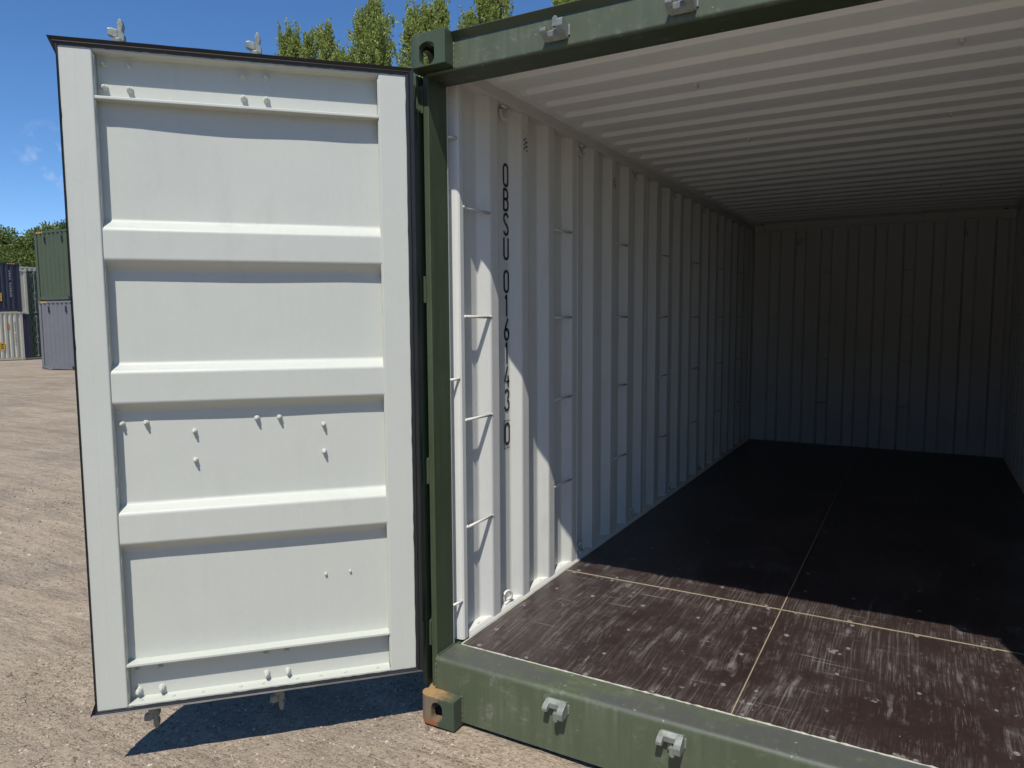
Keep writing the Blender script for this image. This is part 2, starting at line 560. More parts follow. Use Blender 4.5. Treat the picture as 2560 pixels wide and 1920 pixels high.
M['leaf_pop'] = leaf_mat('narrow_leaves', (0.15, 0.20, 0.055), (0.44, 0.48, 0.18))
M['leaf_bush'] = leaf_mat('broad_leaves', (0.08, 0.12, 0.034), (0.23, 0.28, 0.10))
M['bark'] = paint('bark', (0.12, 0.095, 0.07), 0.9, 0.35)

# ------------------------------------------------------------------ ground
def gz(x, y):
    r = math.hypot(x - CAM.x, y - CAM.y)
    d = max(0.0, r - 19.5)
    h = -0.0175 * d if d < 60 else -1.05 - 0.004 * (d - 60)
    return h

def axis_lines(a, b, step, far):
    xs = list(np.arange(a, b + 1e-6, step))
    s, x = step, b
    while x < far:
        s *= 1.22
        x += s
        xs.append(x)
    s, x = step, a
    lo = []
    while x > -far:
        s *= 1.22
        x -= s
        lo.append(x)
    return lo[::-1] + xs

def ground_height(x, y):
    h = gz(x, y) - 0.012
    r = math.hypot(x + 0.3, y + 0.3)
    n = noise.fractal(Vector((x * 1.1, y * 1.1, 0)), 1.0, 2.0, 3)
    amp = 0.006 if r < 3 else min(0.03, 0.006 + (r - 3) * 0.002)
    h += n * amp
    if r < 5:
        h += noise.noise(Vector((x * 9, y * 9, 4))) * 0.004 + noise.noise(Vector((x * 27, y * 27, 9))) * 0.003
    return h

gx = axis_lines(-3.4, 2.4, 0.03, 2500)
gy = axis_lines(-2.0, 2.4, 0.03, 2500)
gv = [(x, y, ground_height(x, y)) for y in gy for x in gx]
nx = len(gx)
gf = [(j * nx + i, j * nx + i + 1, (j + 1) * nx + i + 1, (j + 1) * nx + i)
      for j in range(len(gy) - 1) for i in range(nx - 1)]
gm = MB()
gm.v, gm.f, gm.m = gv, gf, [0] * len(gf)
ground = gm.build('ground', M['ground'], smooth=True, clean=False)
ground['kind'] = 'structure'
ground['label'] = 'brown gravel and dirt yard under the containers'

# loose stones, nobody could count them
def stones():
    rng = np.random.default_rng(3)
    base = [(1, 0, 0), (-1, 0, 0), (0, 1, 0), (0, -1, 0), (0, 0, 1), (0, 0, -1)]
    tri = [(0, 2, 4), (2, 1, 4), (1, 3, 4), (3, 0, 4), (2, 0, 5), (1, 2, 5), (3, 1, 5), (0, 3, 5)]
    vs, fs = [], []
    cnt = 0
    while cnt < 26000:
        if rng.random() < 0.6:
            x, y = rng.uniform(-1.9, 1.1), rng.uniform(-1.2, 0.75)
        else:
            x, y = rng.uniform(-6.0, 1.6), rng.uniform(-1.7, 4.5)
        if 0.0 < x < 2.45 and y > 0.0:
            continue
        s = 0.0028 + 0.0042 * rng.random() ** 2
        if rng.random() < 0.02:
            s *= 2.0
        far = math.hypot(x - CAM.x, y - CAM.y)
        if far > 5:
            s *= 1.6
        a = rng.uniform(0, 6.28)
        ca, sa = math.cos(a), math.sin(a)
        k = s * rng.uniform(0.65, 1.35, 3)
        k[2] *= 0.75
        z = ground_height(x, y)
        b = len(vs)
        for p in base:
            q = [p[0] * k[0] + rng.uniform(-.25, .25) * s, p[1] * k[1] + rng.uniform(-.25, .25) * s, p[2] * k[2] + rng.uniform(-.2, .2) * s]
            vs.append((x + q[0] * ca - q[1] * sa, y + q[0] * sa + q[1] * ca, z + q[2] + s * 0.15))
        fs += [(b + t[0], b + t[1], b + t[2]) for t in tri]
        cnt += 1
    g = MB()
    g.v, g.f, g.m = vs, fs, [0] * len(fs)
    o = g.build('gravel', M['stone'], clean=False)
    o['kind'] = 'stuff'
    o['label'] = 'loose small stones strewn over the dirt yard'
    o['category'] = 'gravel'
stones()

# ------------------------------------------------------------------ the open container
W, H, LEN = 2.438, 2.591, 6.058
ZF = 0.2457
BOX = empty('shipping_container', 'open dark green container with white interior and brown plywood floor', 'container')

def casting(name, x0, y0, z0, mat, holes):
    """corner casting with hollow inside; holes: list of (axis, centre2, w, h)"""
    mb = MB()
    mb.box(0, 0.162, 0, 0.178, 0, 0.118)
    o = mb.build(name, mat, BOX)
    o.location = (x0, y0, z0)
    bm = bmesh.new()
    bm.from_mesh(o.data)
    edges = []
    xo = 0.0 if x0 < 1 else 0.162
    yo = 0.0 if y0 < 3 else 0.178
    zo = 0.118 if z0 > 1 else 0.0
    for e in bm.edges:
        a, b2 = e.verts[0].co, e.verts[1].co
        on = lambda i, t: abs(a[i] - t) < 1e-5 and abs(b2[i] - t) < 1e-5
        if (on(0, xo) and on(1, yo)) or (on(0, xo) and on(2, zo)):
            edges.append(e)
    bmesh.ops.bevel(bm, geom=edges, offset=0.033, segments=7, profile=0.5, affect='EDGES')
    rest = [e for e in bm.edges if len(e.link_faces) == 2 and e.calc_face_angle(0) > 0.9]
    bmesh.ops.bevel(bm, geom=rest, offset=0.0022, segments=2, profile=0.5, affect='EDGES')
    bm.to_mesh(o.data)
    bm.free()
    cutters = []
    cav = MB()
    cav.box(0.024, 0.138, 0.026, 0.152, 0.018, 0.100)
    cutters.append(cav)
    for axis, (c0, c1), w, h, shape in holes:
        pts = []
        for i in range(28):
            t = 2 * PI * i / 28
            cx, cy = math.cos(t), math.sin(t)
            if shape == 'slot':
                rr = w / 2
                py = rr * cy + math.copysign(h / 2 - rr, cy) if abs(cy) > 1e-6 else 0
                pts.append((c0 + rr * cx, c1 + py))
            else:   # shield: straight sides, wide flat arch above, round below
                px = max(-0.5, min(0.5, 0.62 * cx)) * w
                pts.append((c0 + px, c1 + (h * 0.40 * cy if cy > 0 else h * 0.6 * cy)))
        hb = MB()
        if axis == 'y':
            hb.prism(pts, 'y', -0.02, 0.06)
        elif axis == 'x-':
            hb.prism(pts, 'x', -0.02, 0.06)
        else:
            hb.prism(pts, 'z', 0.06, 0.14)
        cutters.append(hb)
    objs = []
    for c in cutters:
        co = c.build('cutter', mat)
        co.location = (x0, y0, z0)
        objs.append(co)
        md = o.modifiers.new('cut', 'BOOLEAN')
        md.operation = 'DIFFERENCE'
        md.solver = 'EXACT'
        md.object = co
    bpy.context.view_layer.update()
    dg = bpy.context.evaluated_depsgraph_get()
    me = bpy.data.meshes.new_from_object(o.evaluated_get(dg))
    o.modifiers.clear()
    o.data = me
    for co in objs:
        bpy.data.objects.remove(co)
    return o

bl = casting('corner_casting', 0, 0, 0, M['rusty'], [('y', (0.083, 0.058), 0.052, 0.080, 'slot'), ('x-', (0.089, 0.058), 0.06, 0.075, 'slot')])
bl['label'] = 'rusty lower corner casting with a slot hole'
tl = casting('corner_casting', 0, 0, 2.473, M['green'], [('y', (0.084, 0.051), 0.066, 0.084, 'shield'), ('x-', (0.095, 0.055), 0.075, 0.075, 'slot'), ('z', (0.081, 0.089), 0.06, 0.11, 'slot')])
br = casting('corner_casting', W - 0.162, 0, 0, M['green'], [('y', (0.079, 0.058), 0.052, 0.080, 'slot')])
tr = casting('corner_casting', W - 0.162, 0, 2.473, M['green'], [('y', (0.078, 0.051), 0.066, 0.084, 'shield')])
for src, x, z in ((br, 0, 0), (br, W - 0.162, 0), (tr, 0, 2.473), (tr, W - 0.162, 2.473)):
    c = dup(src, BOX, (x, LEN, z))
    c.scale = (1, -1, 1)

def mx(x, side):            # mirror helper
    return x if side == 0 else W - x

def mbox(mb, side, x0, x1, *r, mi=0):
    a, b = mx(x0, side), mx(x1, side)
    mb.box(min(a, b), max(a, b), *r, mi)

# rear corner posts with hinge lugs
for side in (0, 1):
    p = MB()
    mbox(p, side, 0.014, 0.0385, 0.069, 0.1875, 0.1185, 2.4725)
    mbox(p, side, -0.005, 0.0138, 0.112, 0.1875, 0.1185, 2.4725)
    mbox(p, side, -0.026, -0.0052, 0.060, 0.115, 0.1185, 2.4725)
    post = p.build('corner_post', M['green'], BOX, bevel=0.003)
    for z in (0.335, 0.985, 1.685, 2.385):
        l = MB()
        mbox(l, side, -0.020, 0.0136, 0.066, 0.1118, z - 0.05, z + 0.05)
        a = mx(-0.020, side)
        l.cyl((a, 0.046, z - 0.05), (a, 0.046, z + 0.05), 0.014, 12)
        l.build('hinge_lug', M['green'], post, bevel=0.002)
    # white inner jamb of the post
    j = MB()
    prof = [(0.001, 0.1885), (0.0375, 0.1885), (0.0375, 0.193), (0.002, 0.196), (0.002, 0.228), (0.006, 0.232), (0.040, 0.234), (0.050, 0.237),
            (0.0555, 0.244), (0.0555, 0.268), (0.052, 0.276), (0.044, 0.2795), (0.020, 0.2805), (-0.001, 0.281)]
    j.prism([(mx(a, side), b) for a, b in prof], 'z', 0.2475, 2.4925)
    jm = j.build('post_jamb', M['white_in'], BOX)
    for z in (2.275, 1.333, 0.41):
        rb = MB()
        rb.cyl((mx(0.036, side), 0.189, z), (mx(0.048, side), 0.238, z + 0.001), 0.0055, 8)
        rb.build('lashing_bar', M['white_in'], jm, smooth=True)

# sill
def arc(cx, cz, r, a0, a1, n=6):
    return [(cx + r * math.cos(math.radians(a0 + (a1 - a0) * i / n)), cz + r * math.sin(math.radians(a0 + (a1 - a0) * i / n))) for i in range(n + 1)]
s = MB()
sp = [(0.0587, 0.012)] + arc(0.0747, ZF - 0.016, 0.016, 180, 90) + [(0.198, ZF), (0.198, 0.20), (0.085, 0.19), (0.085, 0.012)]
s.prism(sp, 'x', 0.1622, W - 0.1622)
se = [(0.0587, 0.1188)] + arc(0.0747, ZF - 0.016, 0.016, 180, 90) + [(0.198, ZF), (0.198, 0.1188)]
s.prism(se, 'x', 0.0388, 0.1622)
s.prism(se, 'x', W - 0.1622, W - 0.0388)
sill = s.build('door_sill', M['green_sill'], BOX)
wb = MB()
wb.sweep([(0.0395, 0.0585 + 0.0035 * i, ZF - 0.016 + 0.016 * min(1, i / 4) + 0.002) for i in range(38)], [0.003 + 0.0012 * math.sin(i * 2.3) for i in range(38)], 6)
wb.sweep([(0.0400 + 0.0005 * math.sin(i), 0.0580, 0.12 + i * 0.006) for i in range(18)], [0.003 + 0.001 * math.sin(i * 1.7) for i in range(18)], 6)
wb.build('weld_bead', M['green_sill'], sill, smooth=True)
wb = MB()
wb.sweep([(0.1632, 0.0575, 0.012 + i * 0.006) for i in range(19)], [0.0035 + 0.001 * math.sin(i * 1.9) for i in range(19)], 6)
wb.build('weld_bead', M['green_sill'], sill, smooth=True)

# header
h = MB()
hp = [(0.0555, 2.5605)] + arc(0.0675, 2.4695, 0.0125, 180, 270) + [(0.1875, 2.457), (0.1875, 2.5605)]
h.prism(hp, 'x', 0.1622, W - 0.1622)
hp2 = arc(0.0675, 2.4695, 0.0125, 194, 270) + [(0.1875, 2.457), (0.1875, 2.4722), (0.058, 2.4722)]
h.prism(hp2, 'x', 0.0388, 0.1622)
h.prism(hp2, 'x', W - 0.1622, W - 0.0388)
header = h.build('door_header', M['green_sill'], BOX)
lp = MB()
lp.prism([(0.0370, 2.5875), (0.0560, 2.5655), (0.0560, 2.5612), (0.19, 2.5612), (0.19, 2.5900), (0.0385, 2.5895)], 'x', 0.163, W - 0.163)
lp.build('rain_lip', M['green'], header)
wb = MB()
wb.sweep([(0.1632, 0.0545, 2.466 + i * 0.006) for i in range(16)], [0.003 + 0.001 * math.sin(i * 1.9) for i in range(16)], 6)
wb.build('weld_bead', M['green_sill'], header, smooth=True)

# cam keepers (galvanised hooks that hold the locking bars)
def keeper(parent, xc, zc, y, flip):
    k = MB()
    f = -1 if flip else 1
    def B(x0, x1, d0, d1, z0, z1):
        a, b = sorted((zc + f * z0, zc + f * z1))
        k.box(xc + x0, xc + x1, y - d1, y - d0, a, b)
    # bridge with sloped top
    pts = [(0.000, 0.000), (0.000, 0.030), (0.010, 0.033), (0.024, 0.020), (0.026, 0.004), (0.022, 0.000)]
    k.prism([(y - d, zc + f * z) for d, z in pts], 'x', xc - 0.034, xc + 0.036)
    # left jaw, short and rounded, flaring outwards
    jaw = [(0.0, 0.030), (0.012, 0.030), (0.034, 0.014), (0.041, 0.004), (0.041, -0.006), (0.034, -0.009), (0.020, -0.004), (0.0, -0.004)]
    n = len(jaw)
    vs = [(xc - 0.038, y - d, zc + f * z) for d, z in jaw] + [(xc - 0.020, y - d, zc + f * z) for d, z in jaw]
    for i, (d, z) in enumerate(jaw):
        vs[i] = (xc - 0.038 - 0.16 * d, y - d, zc + f * z)
        vs[n + i] = (xc - 0.020 - 0.10 * d, y - d, zc + f * z)
    k.add(vs, [(i, (i + 1) % n, n + (i + 1) % n, n + i) for i in range(n)] + [tuple(range(n)), tuple(range(n, 2 * n))])
    # right jaw, deep, with an inward beak
    jaw = [(0.0, 0.030), (0.014, 0.031), (0.040, 0.012), (0.047, 0.000), (0.047, -0.020), (0.040, -0.026), (0.020, -0.022), (0.0, -0.016)]
    vs = [(xc + 0.020 - 0.10 * d, y - d, zc + f * z) for d, z in jaw] + [(xc + 0.042 - 0.05 * d, y - d, zc + f * z) for d, z in jaw]
    n = len(jaw)
    k.add(vs, [(i, (i + 1) % n, n + (i + 1) % n, n + i) for i in range(n)] + [tuple(range(n)), tuple(range(n, 2 * n))])
    beak = [(0.002, 0.000), (0.020, 0.000), (0.020, -0.030), (0.012, -0.034), (0.004, -0.028)]
    k.prism([(xc + a, zc + f * z) for a, z in beak], 'y', y - 0.046, y - 0.030)
    B(-0.012, 0.004, 0.0, 0.012, -0.030, 0.002)
    k.cyl((xc + 0.044, y - 0.001, zc + f * 0.020), (xc + 0.044, y - 0.002, zc - f * 0.014), 0.005, 8, 0.004)
    return k.build('cam_keeper', M['galv'], parent, bevel=0.0035, seg=2)
for xc in (0.573, 0.993, 1.445, 1.865):
    keeper(sill, xc, 0.186, 0.0590, False)
    keeper(header, xc, 2.514, 0.0558, True)

# ---- side walls, corrugated sheets
PY0, PP = 0.502, 0.273
XP, XR = 0.060, 0.020
def wall_profile(y0, y1):
    """(y, x) corner points of the sheet between y0 and y1"""
    pts = []
    for k in range(-1, 22):
        c = PY0 + PP * k
        pts += [(c - 0.085, XR), (c - 0.033, XP), (c + 0.033, XP), (c + 0.085, XR)]
    def xat(y):
        for a, b in zip(pts, pts[1:]):
            if a[0] <= y <= b[0]:
                t = (y - a[0]) / (b[0] - a[0])
                return a[1] + t * (b[1] - a[1])
        return XR
    return [(y0, xat(y0))] + [p for p in pts if y0 + 1e-4 < p[0] < y1 - 1e-4] + [(y1, xat(y1))]
cuts = [0.2805] + [PY0 + PP * k + 0.030 for k in (3, 7, 11, 15)] + [5.945]
ZW0, ZW1 = 0.250, 2.4935
PANELS = {}
for side in (0, 1):
    for i in range(5):
        pr = wall_profile(cuts[i] + 0.0008, cuts[i + 1] - 0.0008)
        pm = MB()
        zs = [ZW0, 0.9, 1.6, ZW1]
        rows = [[(mx(x, side), y, z) for y, x in pr] for z in zs]
        pm.strip(rows if side == 0 else [r[::-1] for r in rows])
        po = pm.build('side_panel', [M['white_in'], M['green']], BOX, clean=False)
        bv = po.modifiers.new('bevel', 'BEVEL')
        bv.width = 0.007
        bv.segments = 3
        bv.limit_method = 'ANGLE'
        bv.angle_limit = math.radians(20)
        so = po.modifiers.new('thick', 'SOLIDIFY')
        so.thickness = 0.002
        so.offset = -1
        so.material_offset = 1
        so.material_offset_rim = 1
        PANELS[(side, i)] = po
        if i < 4:
            wm = MB()
            yy = cuts[i + 1]
            wm.sweep([(mx(XP, side), yy + 0.0006 * math.sin(k * 1.3), ZW0 + (ZW1 - ZW0) * k / 60) for k in range(61)],
                     [0.0026 + 0.0008 * math.sin(k * 2.1) for k in range(61)], 6)
            wm.build('weld_bead', M['white_in'], po, smooth=True)
    # lashing bars across every third hollow
    for q in range(7):
        k = 3 * q - 1
        ya = PY0 + PP * k + 0.036 if q else 0.279
        yb = PY0 + PP * (k + 1) - 0.036
        pi = max(i for i in range(5) if cuts[i] <= ya + 0.01)
        for z in (2.018, 1.583, 1.163, 0.718):
            rb = MB()
            rb.cyl((mx(XP - 0.007, side), ya - 0.006, z + random.uniform(-.003, .003)), (mx(XP - 0.005, side), yb + 0.006, z + random.uniform(-.003, .003)), 0.0058, 8)
            rb.cyl((mx(XP - 0.008, side), yb + 0.001, z), (mx(XP - 0.001, side), yb + 0.010, z), 0.008, 8, 0.005)
            rb.cyl((mx(XP - 0.008, side), ya - 0.002, z), (mx(XP - 0.001, side), ya - 0.010, z), 0.008, 8, 0.005)
            rb.build('lashing_bar', M['white_in'], PANELS[(side, pi)], smooth=True)
    # lashing rings under the top rail and above the floor
    for q in range(7):
        y = PY0 + PP * (3 * q) + 0.115
        pi = max(i for i in range(5) if cuts[i] <= y)
        for z, up in ((2.462, False), (0.300, True)):
            rg = MB()
            pts = []
            for i in range(15):
                t = -0.25 * PI + 1.5 * PI * i / 14
                dy, dz = 0.024 * math.cos(t), 0.027 * math.sin(t)
                pts.append((mx(0.046 + 0.35 * dy, side), y + dy, z + (dz if up else -dz)))
            rg.sweep(pts, 0.0058, 8)
            zb = z + (-0.026 if up else 0.026)
            rg.cyl((mx(0.046, side), y - 0.027, zb), (mx(0.046, side), y + 0.027, zb), 0.007, 8)
            rg.build('lashing_ring', M['white_in'], PANELS[(side, pi)], smooth=True)
    # ventilators
    for k in (1, 5, 14):
        y = PY0 + PP * k + 0.004
        pi = max(i for i in range(5) if cuts[i] <= y)
        vm = MB()
        for dy, dz in ((0, .025), (0, .006), (0, -.013), (-.013, .015), (-.013, -.004), (-.013, -.023), (.013, .010), (.013, -.009), (.013, -.028)):
            a, b = mx(XP + 0.0002, side), mx(XP + 0.0012, side)
            vm.cyl((a, y + dy, 2.362 + dz), (b, y + dy, 2.362 + dz), 0.0052, 10)
        vm.build('ventilator', M['ink'], PANELS[(side, pi)])
        for dy, dz in ((-.018, .052), (.018, .050), (0, -.135)):
            rv = MB()
            rv.cyl((mx(XP, side), y + dy, 2.362 + dz), (mx(XP + 0.003, side), y + dy, 2.362 + dz), 0.0045, 8, 0.002)
            rv.build('rivet', M['white'], PANELS[(side, pi)], smooth=True)

# top side rails, base ledges, bottom rails
for side in (0, 1):
    r = MB()
    mbox(r, side, 0.0, 0.070, 0.1885, 5.946, 2.4938, 2.556)
    r.build('top_rail', M['white_in'], BOX, bevel=0.006)
    r = MB()
    pr = [(0.0, 0.235), (0.065, 0.235), (0.065, 0.2520), (0.0625, 0.2560), (0.056, 0.2665), (0.050, 0.2705), (0.0, 0.2735)]
    r.prism([(mx(a, side), b) for a, b in pr], 'y', 0.284, 5.945)
    lo = r.build('base_ledge', M['white_in'], BOX)
    for i in range(14):
        y = 0.36 + i * 0.2 + random.uniform(-.02, .02)
        x = 0.046
        bl_ = MB()
        bl_.box(min(mx(x - .004, side), mx(x + .004, side)), max(mx(x - .004, side), mx(x + .004, side)), y - 0.010, y + 0.010, 0.2695, 0.2745)
        bl_.build('weld_tack', M['white_in'], lo, bevel=0.002)
    r = MB()
    mbox(r, side, 0.002, 0.05, 0.1785, LEN - 0.178, 0.02, 0.234)
    r.build('bottom_rail', M['green'], BOX, bevel=0.004)

# ---- roof sheets with pressed cross ribs
def roof_prof(y0, n):
    pts, y = [(y0, 1)], y0 + 0.052
    for i in range(n):
        pts += [(y, 1), (y + 0.024, 0), (y + 0.094, 0), (y + 0.118, 1)]
        y += 0.2035
    return pts, y
RY = [0.400 + 1.0575 * i for i in range(5)]
zlo, amp = 2.5415, 0.0195
for i, y0 in enumerate(RY):
    pts, _ = roof_prof(y0, 5)
    y1 = RY[i + 1] if i < 4 else 5.945
    pts.append((y1 - 0.001, 1))
    if i == 0:
        pts = [(0.1885, 1)] + pts
    mb = MB()
    xs = [0.060, 0.112, 0.128, 0.142, 0.9, W / 2, W - 0.9, W - 0.142, W - 0.128, W - 0.112, W - 0.060]
    am = [0.15, 0.15, 0.6, 1, 1, 1, 1, 1, 0.6, 0.15, 0.15]
    rows = [[(x, y, zlo + amp * t * a + 0.004 * (1 - ((x - W / 2) / (W / 2)) ** 2)) for y, t in pts] for x, a in zip(xs, am)]
    mb.strip(rows)
    ro = mb.build('roof_panel', [M['roof_lifted'], M['green']], BOX, clean=False)
    bv = ro.modifiers.new('bevel', 'BEVEL')
    bv.width, bv.segments, bv.limit_method, bv.angle_limit = 0.003, 2, 'ANGLE', math.radians(15)
    so = ro.modifiers.new('thick', 'SOLIDIFY')
    so.thickness, so.offset, so.material_offset, so.material_offset_rim = 0.002, 1, 1, 1
    if i < 4:
        wm = MB()
        wm.sweep([(0.07 + (W - 0.14) * k / 50, y1, zlo + amp + 0.004 * (1 - ((0.07 + (W - 0.14) * k / 50 - W / 2) / (W / 2)) ** 2) - 0.0005) for k in range(51)],
                 [0.0022 + 0.0006 * math.sin(k * 2.2) for k in range(51)], 6)
        wm.build('weld_bead', M['white_in'], ro, smooth=True)
    # little roof hooks
    for x in (0.80, W - 0.70):
        if i in (0, 1, 3):
            hk = MB()
            yy = y0 + 0.052 + 0.2035 * 2 + 0.055
            hk.box(x - 0.006, x + 0.006, yy - 0.022, yy + 0.022, zlo - 0.012, zlo + 0.006)
            hk.build('roof_tack', M['white_in'], ro, bevel=0.003)

# ---- end wall
YB = 5.935
em = MB()
pts = [(0.001, YB)]
x = 0.20
while x < W - 0.22:
    pts += [(x, YB), (x + 0.012, YB - 0.0), (x + 0.03, YB + 0.035), (x + 0.118, YB + 0.035), (x + 0.136, YB)]
    x += 0.2505
pts += [(W - 0.001, YB)]
em.strip([[(a, b, z) for a, b in pts] for z in (0.236, 2.49)])
ew = em.build('end_wall', [M['white_in'], M['green']], BOX, clean=False)
so = ew.modifiers.new('thick', 'SOLIDIFY')
so.thickness, so.offset, so.material_offset, so.material_offset_rim = 0.002, 1, 1, 1
for xx in (0.20 + 2 * 0.2505 + 0.03, 0.20 + 5 * 0.2505 + 0.03):
    for z in (2.03, 1.582, 1.135, 0.69):
        rb = MB()
        rb.cyl((xx - 0.016, YB + 0.004, z), (xx + 0.104, YB + 0.004, z), 0.006, 8)
        rb.build('lashing_bar', M['white_in'], ew, smooth=True)
for xx in (0.52, 1.98):
    vm = MB()
    for dy, dz in ((0, .03), (0, .006), (0, -.018), (-.02, .018), (-.02, -.004), (-.02, -.026), (.02, .018), (.02, -.004), (.02, -.026)):
        vm.cyl((xx + dy, YB - 0.0002, 2.36 + dz), (xx + dy, YB - 0.0015, 2.36 + dz), 0.006, 8)
    vm.build('ventilator', M['ink'], ew)
rm = MB()
rm.box(0.001, W - 0.001, YB + 0.0122, YB + 0.10, 2.4735, 2.575)
rm.box(0.071, W - 0.071, YB - 0.03, YB + 0.0119, 2.491, 2.575)
rm.build('end_rail', M['white_in'], BOX, bevel=0.005)
for side in (0, 1):
    cp = MB()
    mbox(cp, side, 0.0, 0.16, YB + 0.042, LEN - 0.002, 0.1185, 2.4725)
    cp.build('corner_post', M['green'], BOX)
for side in (0, 1):
    cp = MB()
    mbox(cp, side, 0.001, 0.066, 5.790, YB - 0.0012, 0.2365, 2.4925)
    cj = cp.build('corner_cover', M['white_in'], BOX, bevel=0.006)
    cp = MB()
    mbox(cp, side, 0.0705, 0.168, 5.872, YB - 0.0305, 2.466, 2.547)
    mbox(cp, side, 0.0662, 0.168, YB - 0.0300, YB - 0.0015, 2.466, 2.4905)
    cp.build('gusset_plate', M['white_in'], cj, bevel=0.003)
bb = MB()
bb.box(0.0388, W - 0.0388, LEN - 0.10, LEN - 0.004, 0.012, 0.235)
bb.build('end_sill', M['green'], BOX)

# ---- floor: plywood panels, joints, screws
FX = [0.0645, 1.149, W - 0.0645]
FY = [0.2015, 1.200, 3.640, 5.93]
screw_me = None
GAP = 0.0020
cols = [[0.121, 0.343, 0.598, 0.853, 1.092], [1.198, 1.442, 1.692, 1.94, 2.19, 2.33]]
rowsY = [[0.219, 0.402, 0.664, 0.931, 1.181], [1.217, 1.49, 1.76, 2.03, 2.30, 2.57, 2.84, 3.11, 3.38, 3.61], [3.67, 3.95, 4.22, 4.5, 4.77, 5.04, 5.3, 5.6, 5.88]]
sc0 = None
for i in range(2):
    for j in range(3):
        fm = MB()
        fm.box(FX[i] + (GAP if i else 0), FX[i + 1] - (GAP if i == 0 else 0), FY[j] + (GAP if j else 0.004), FY[j + 1] - (GAP if j < 2 else 0), ZF - 0.028, ZF + random.uniform(-0.0004, 0.0006))
        fp = fm.build('floor_panel', M['floor'], BOX, bevel=0.0012, seg=1)
        for cx in cols[i]:
            for cy in rowsY[j]:
                if random.random() < (0.5 if cx in (0.853, 2.19) else 0.12 + 0.2 * j):
                    continue
                p = (cx + random.uniform(-.02, .02), cy + random.uniform(-.012, .012), ZF + 0.0006)
                if sc0 is None:
                    sm = MB()
                    n = 12
                    ring = lambda r, z: [(r * math.cos(2 * PI * t / n), r * math.sin(2 * PI * t / n), z) for t in range(n)]
                    vs = ring(0.0115, 0.0) + ring(0.0105, 0.0012) + ring(0.005, 0.0008) + ring(0.0032, -0.0002)
                    fs = [(a * n + t, a * n + (t + 1) % n, (a + 1) * n + (t + 1) % n, (a + 1) * n + t) for a in range(3) for t in range(n)] + [tuple(3 * n + t for t in range(n))]
                    sm.add(vs, fs)
                    sc0 = sm.build('screw', M['screw'], fp)
                    sc0.location = p
                else:
                    sc = dup(sc0, fp, p)
                    sc.rotation_euler = (random.uniform(-.04, .04), random.uniform(-.04, .04), random.uniform(0, 6))
                    k = random.uniform(0.6, 1.0)
                    sc.scale = (k, k, 1)
jm = MB()
jm.box(FX[1] - 0.0021, FX[1] + 0.0021, FY[0] + 0.004, 5.93, ZF - 0.02, ZF + 0.0004)
jm.build('floor_joint', M['joint'], BOX)
for y in FY[1:2]:
    jm = MB()
    for a, b in ((FX[0], FX[1] - 0.0042), (FX[1] + 0.0042, FX[2])):
        jm.box(a, b, y - 0.0042, y + 0.0046, ZF - 0.02, ZF + 0.0009)
    jm.build('floor_joint', M['joint'], BOX)
# sealant along the sill, hand laid
def bead(pts, r, name, mat):
    b = MB()
    b.sweep(pts, r, 6)
    return b.build(name, mat, BOX, smooth=True)
n = 220
bead([(0.065 + (W - 0.13) * i / n, 0.2015 + 0.0012 * noise.noise(Vector((i * 0.35, 0, 0))), ZF + 0.0004) for i in range(n + 1)],
     [max(0.0006, 0.0030 + 0.0034 * noise.noise(Vector((i * 0.5, 3, 0))) + 0.0015 * noise.noise(Vector((i * 0.13, 9, 0)))) for i in range(n + 1)], 'sealant_bead', M['sealant'])
for side in (0, 1):
    bead([(mx(0.066 + 0.0015 * noise.noise(Vector((i * 0.3, 7, 0))), side), 0.2 + 5.7 * i / n, ZF + 0.0005) for i in range(n + 1)],
         [max(0.0006, 0.0028 + 0.0024 * noise.noise(Vector((i * 0.45, 5, 0)))) for i in range(n + 1)], 'sealant_bead', M['sealant'])
um = MB()
for y in np.arange(0.45, 5.8, 0.29):
    um.box(0.05, W - 0.05, y, y + 0.045, 0.09, 0.214)
um.build('cross_members', M['dark'], BOX)

# ---- the container number, painted down the second hollow
def stroke_poly(mb, pts, w, x):
    pts = [Vector(p) for p in pts]
    L_, R_ = [], []
    for i, p in enumerate(pts):
        a = pts[i - 1] if i else p
        c = pts[i + 1] if i < len(pts) - 1 else p
        d = (c - a).normalized()
        nrm = Vector((-d.y, d.x))
        L_.append(p + nrm * w / 2)
        R_.append(p - nrm * w / 2)
    vs = [(x, a.x, a.y) for a in L_] + [(x, a.x, a.y) for a in R_]
    k = len(pts)
    mb.add(vs, [(i, i + 1, k + i + 1, k + i) for i in range(k - 1)])

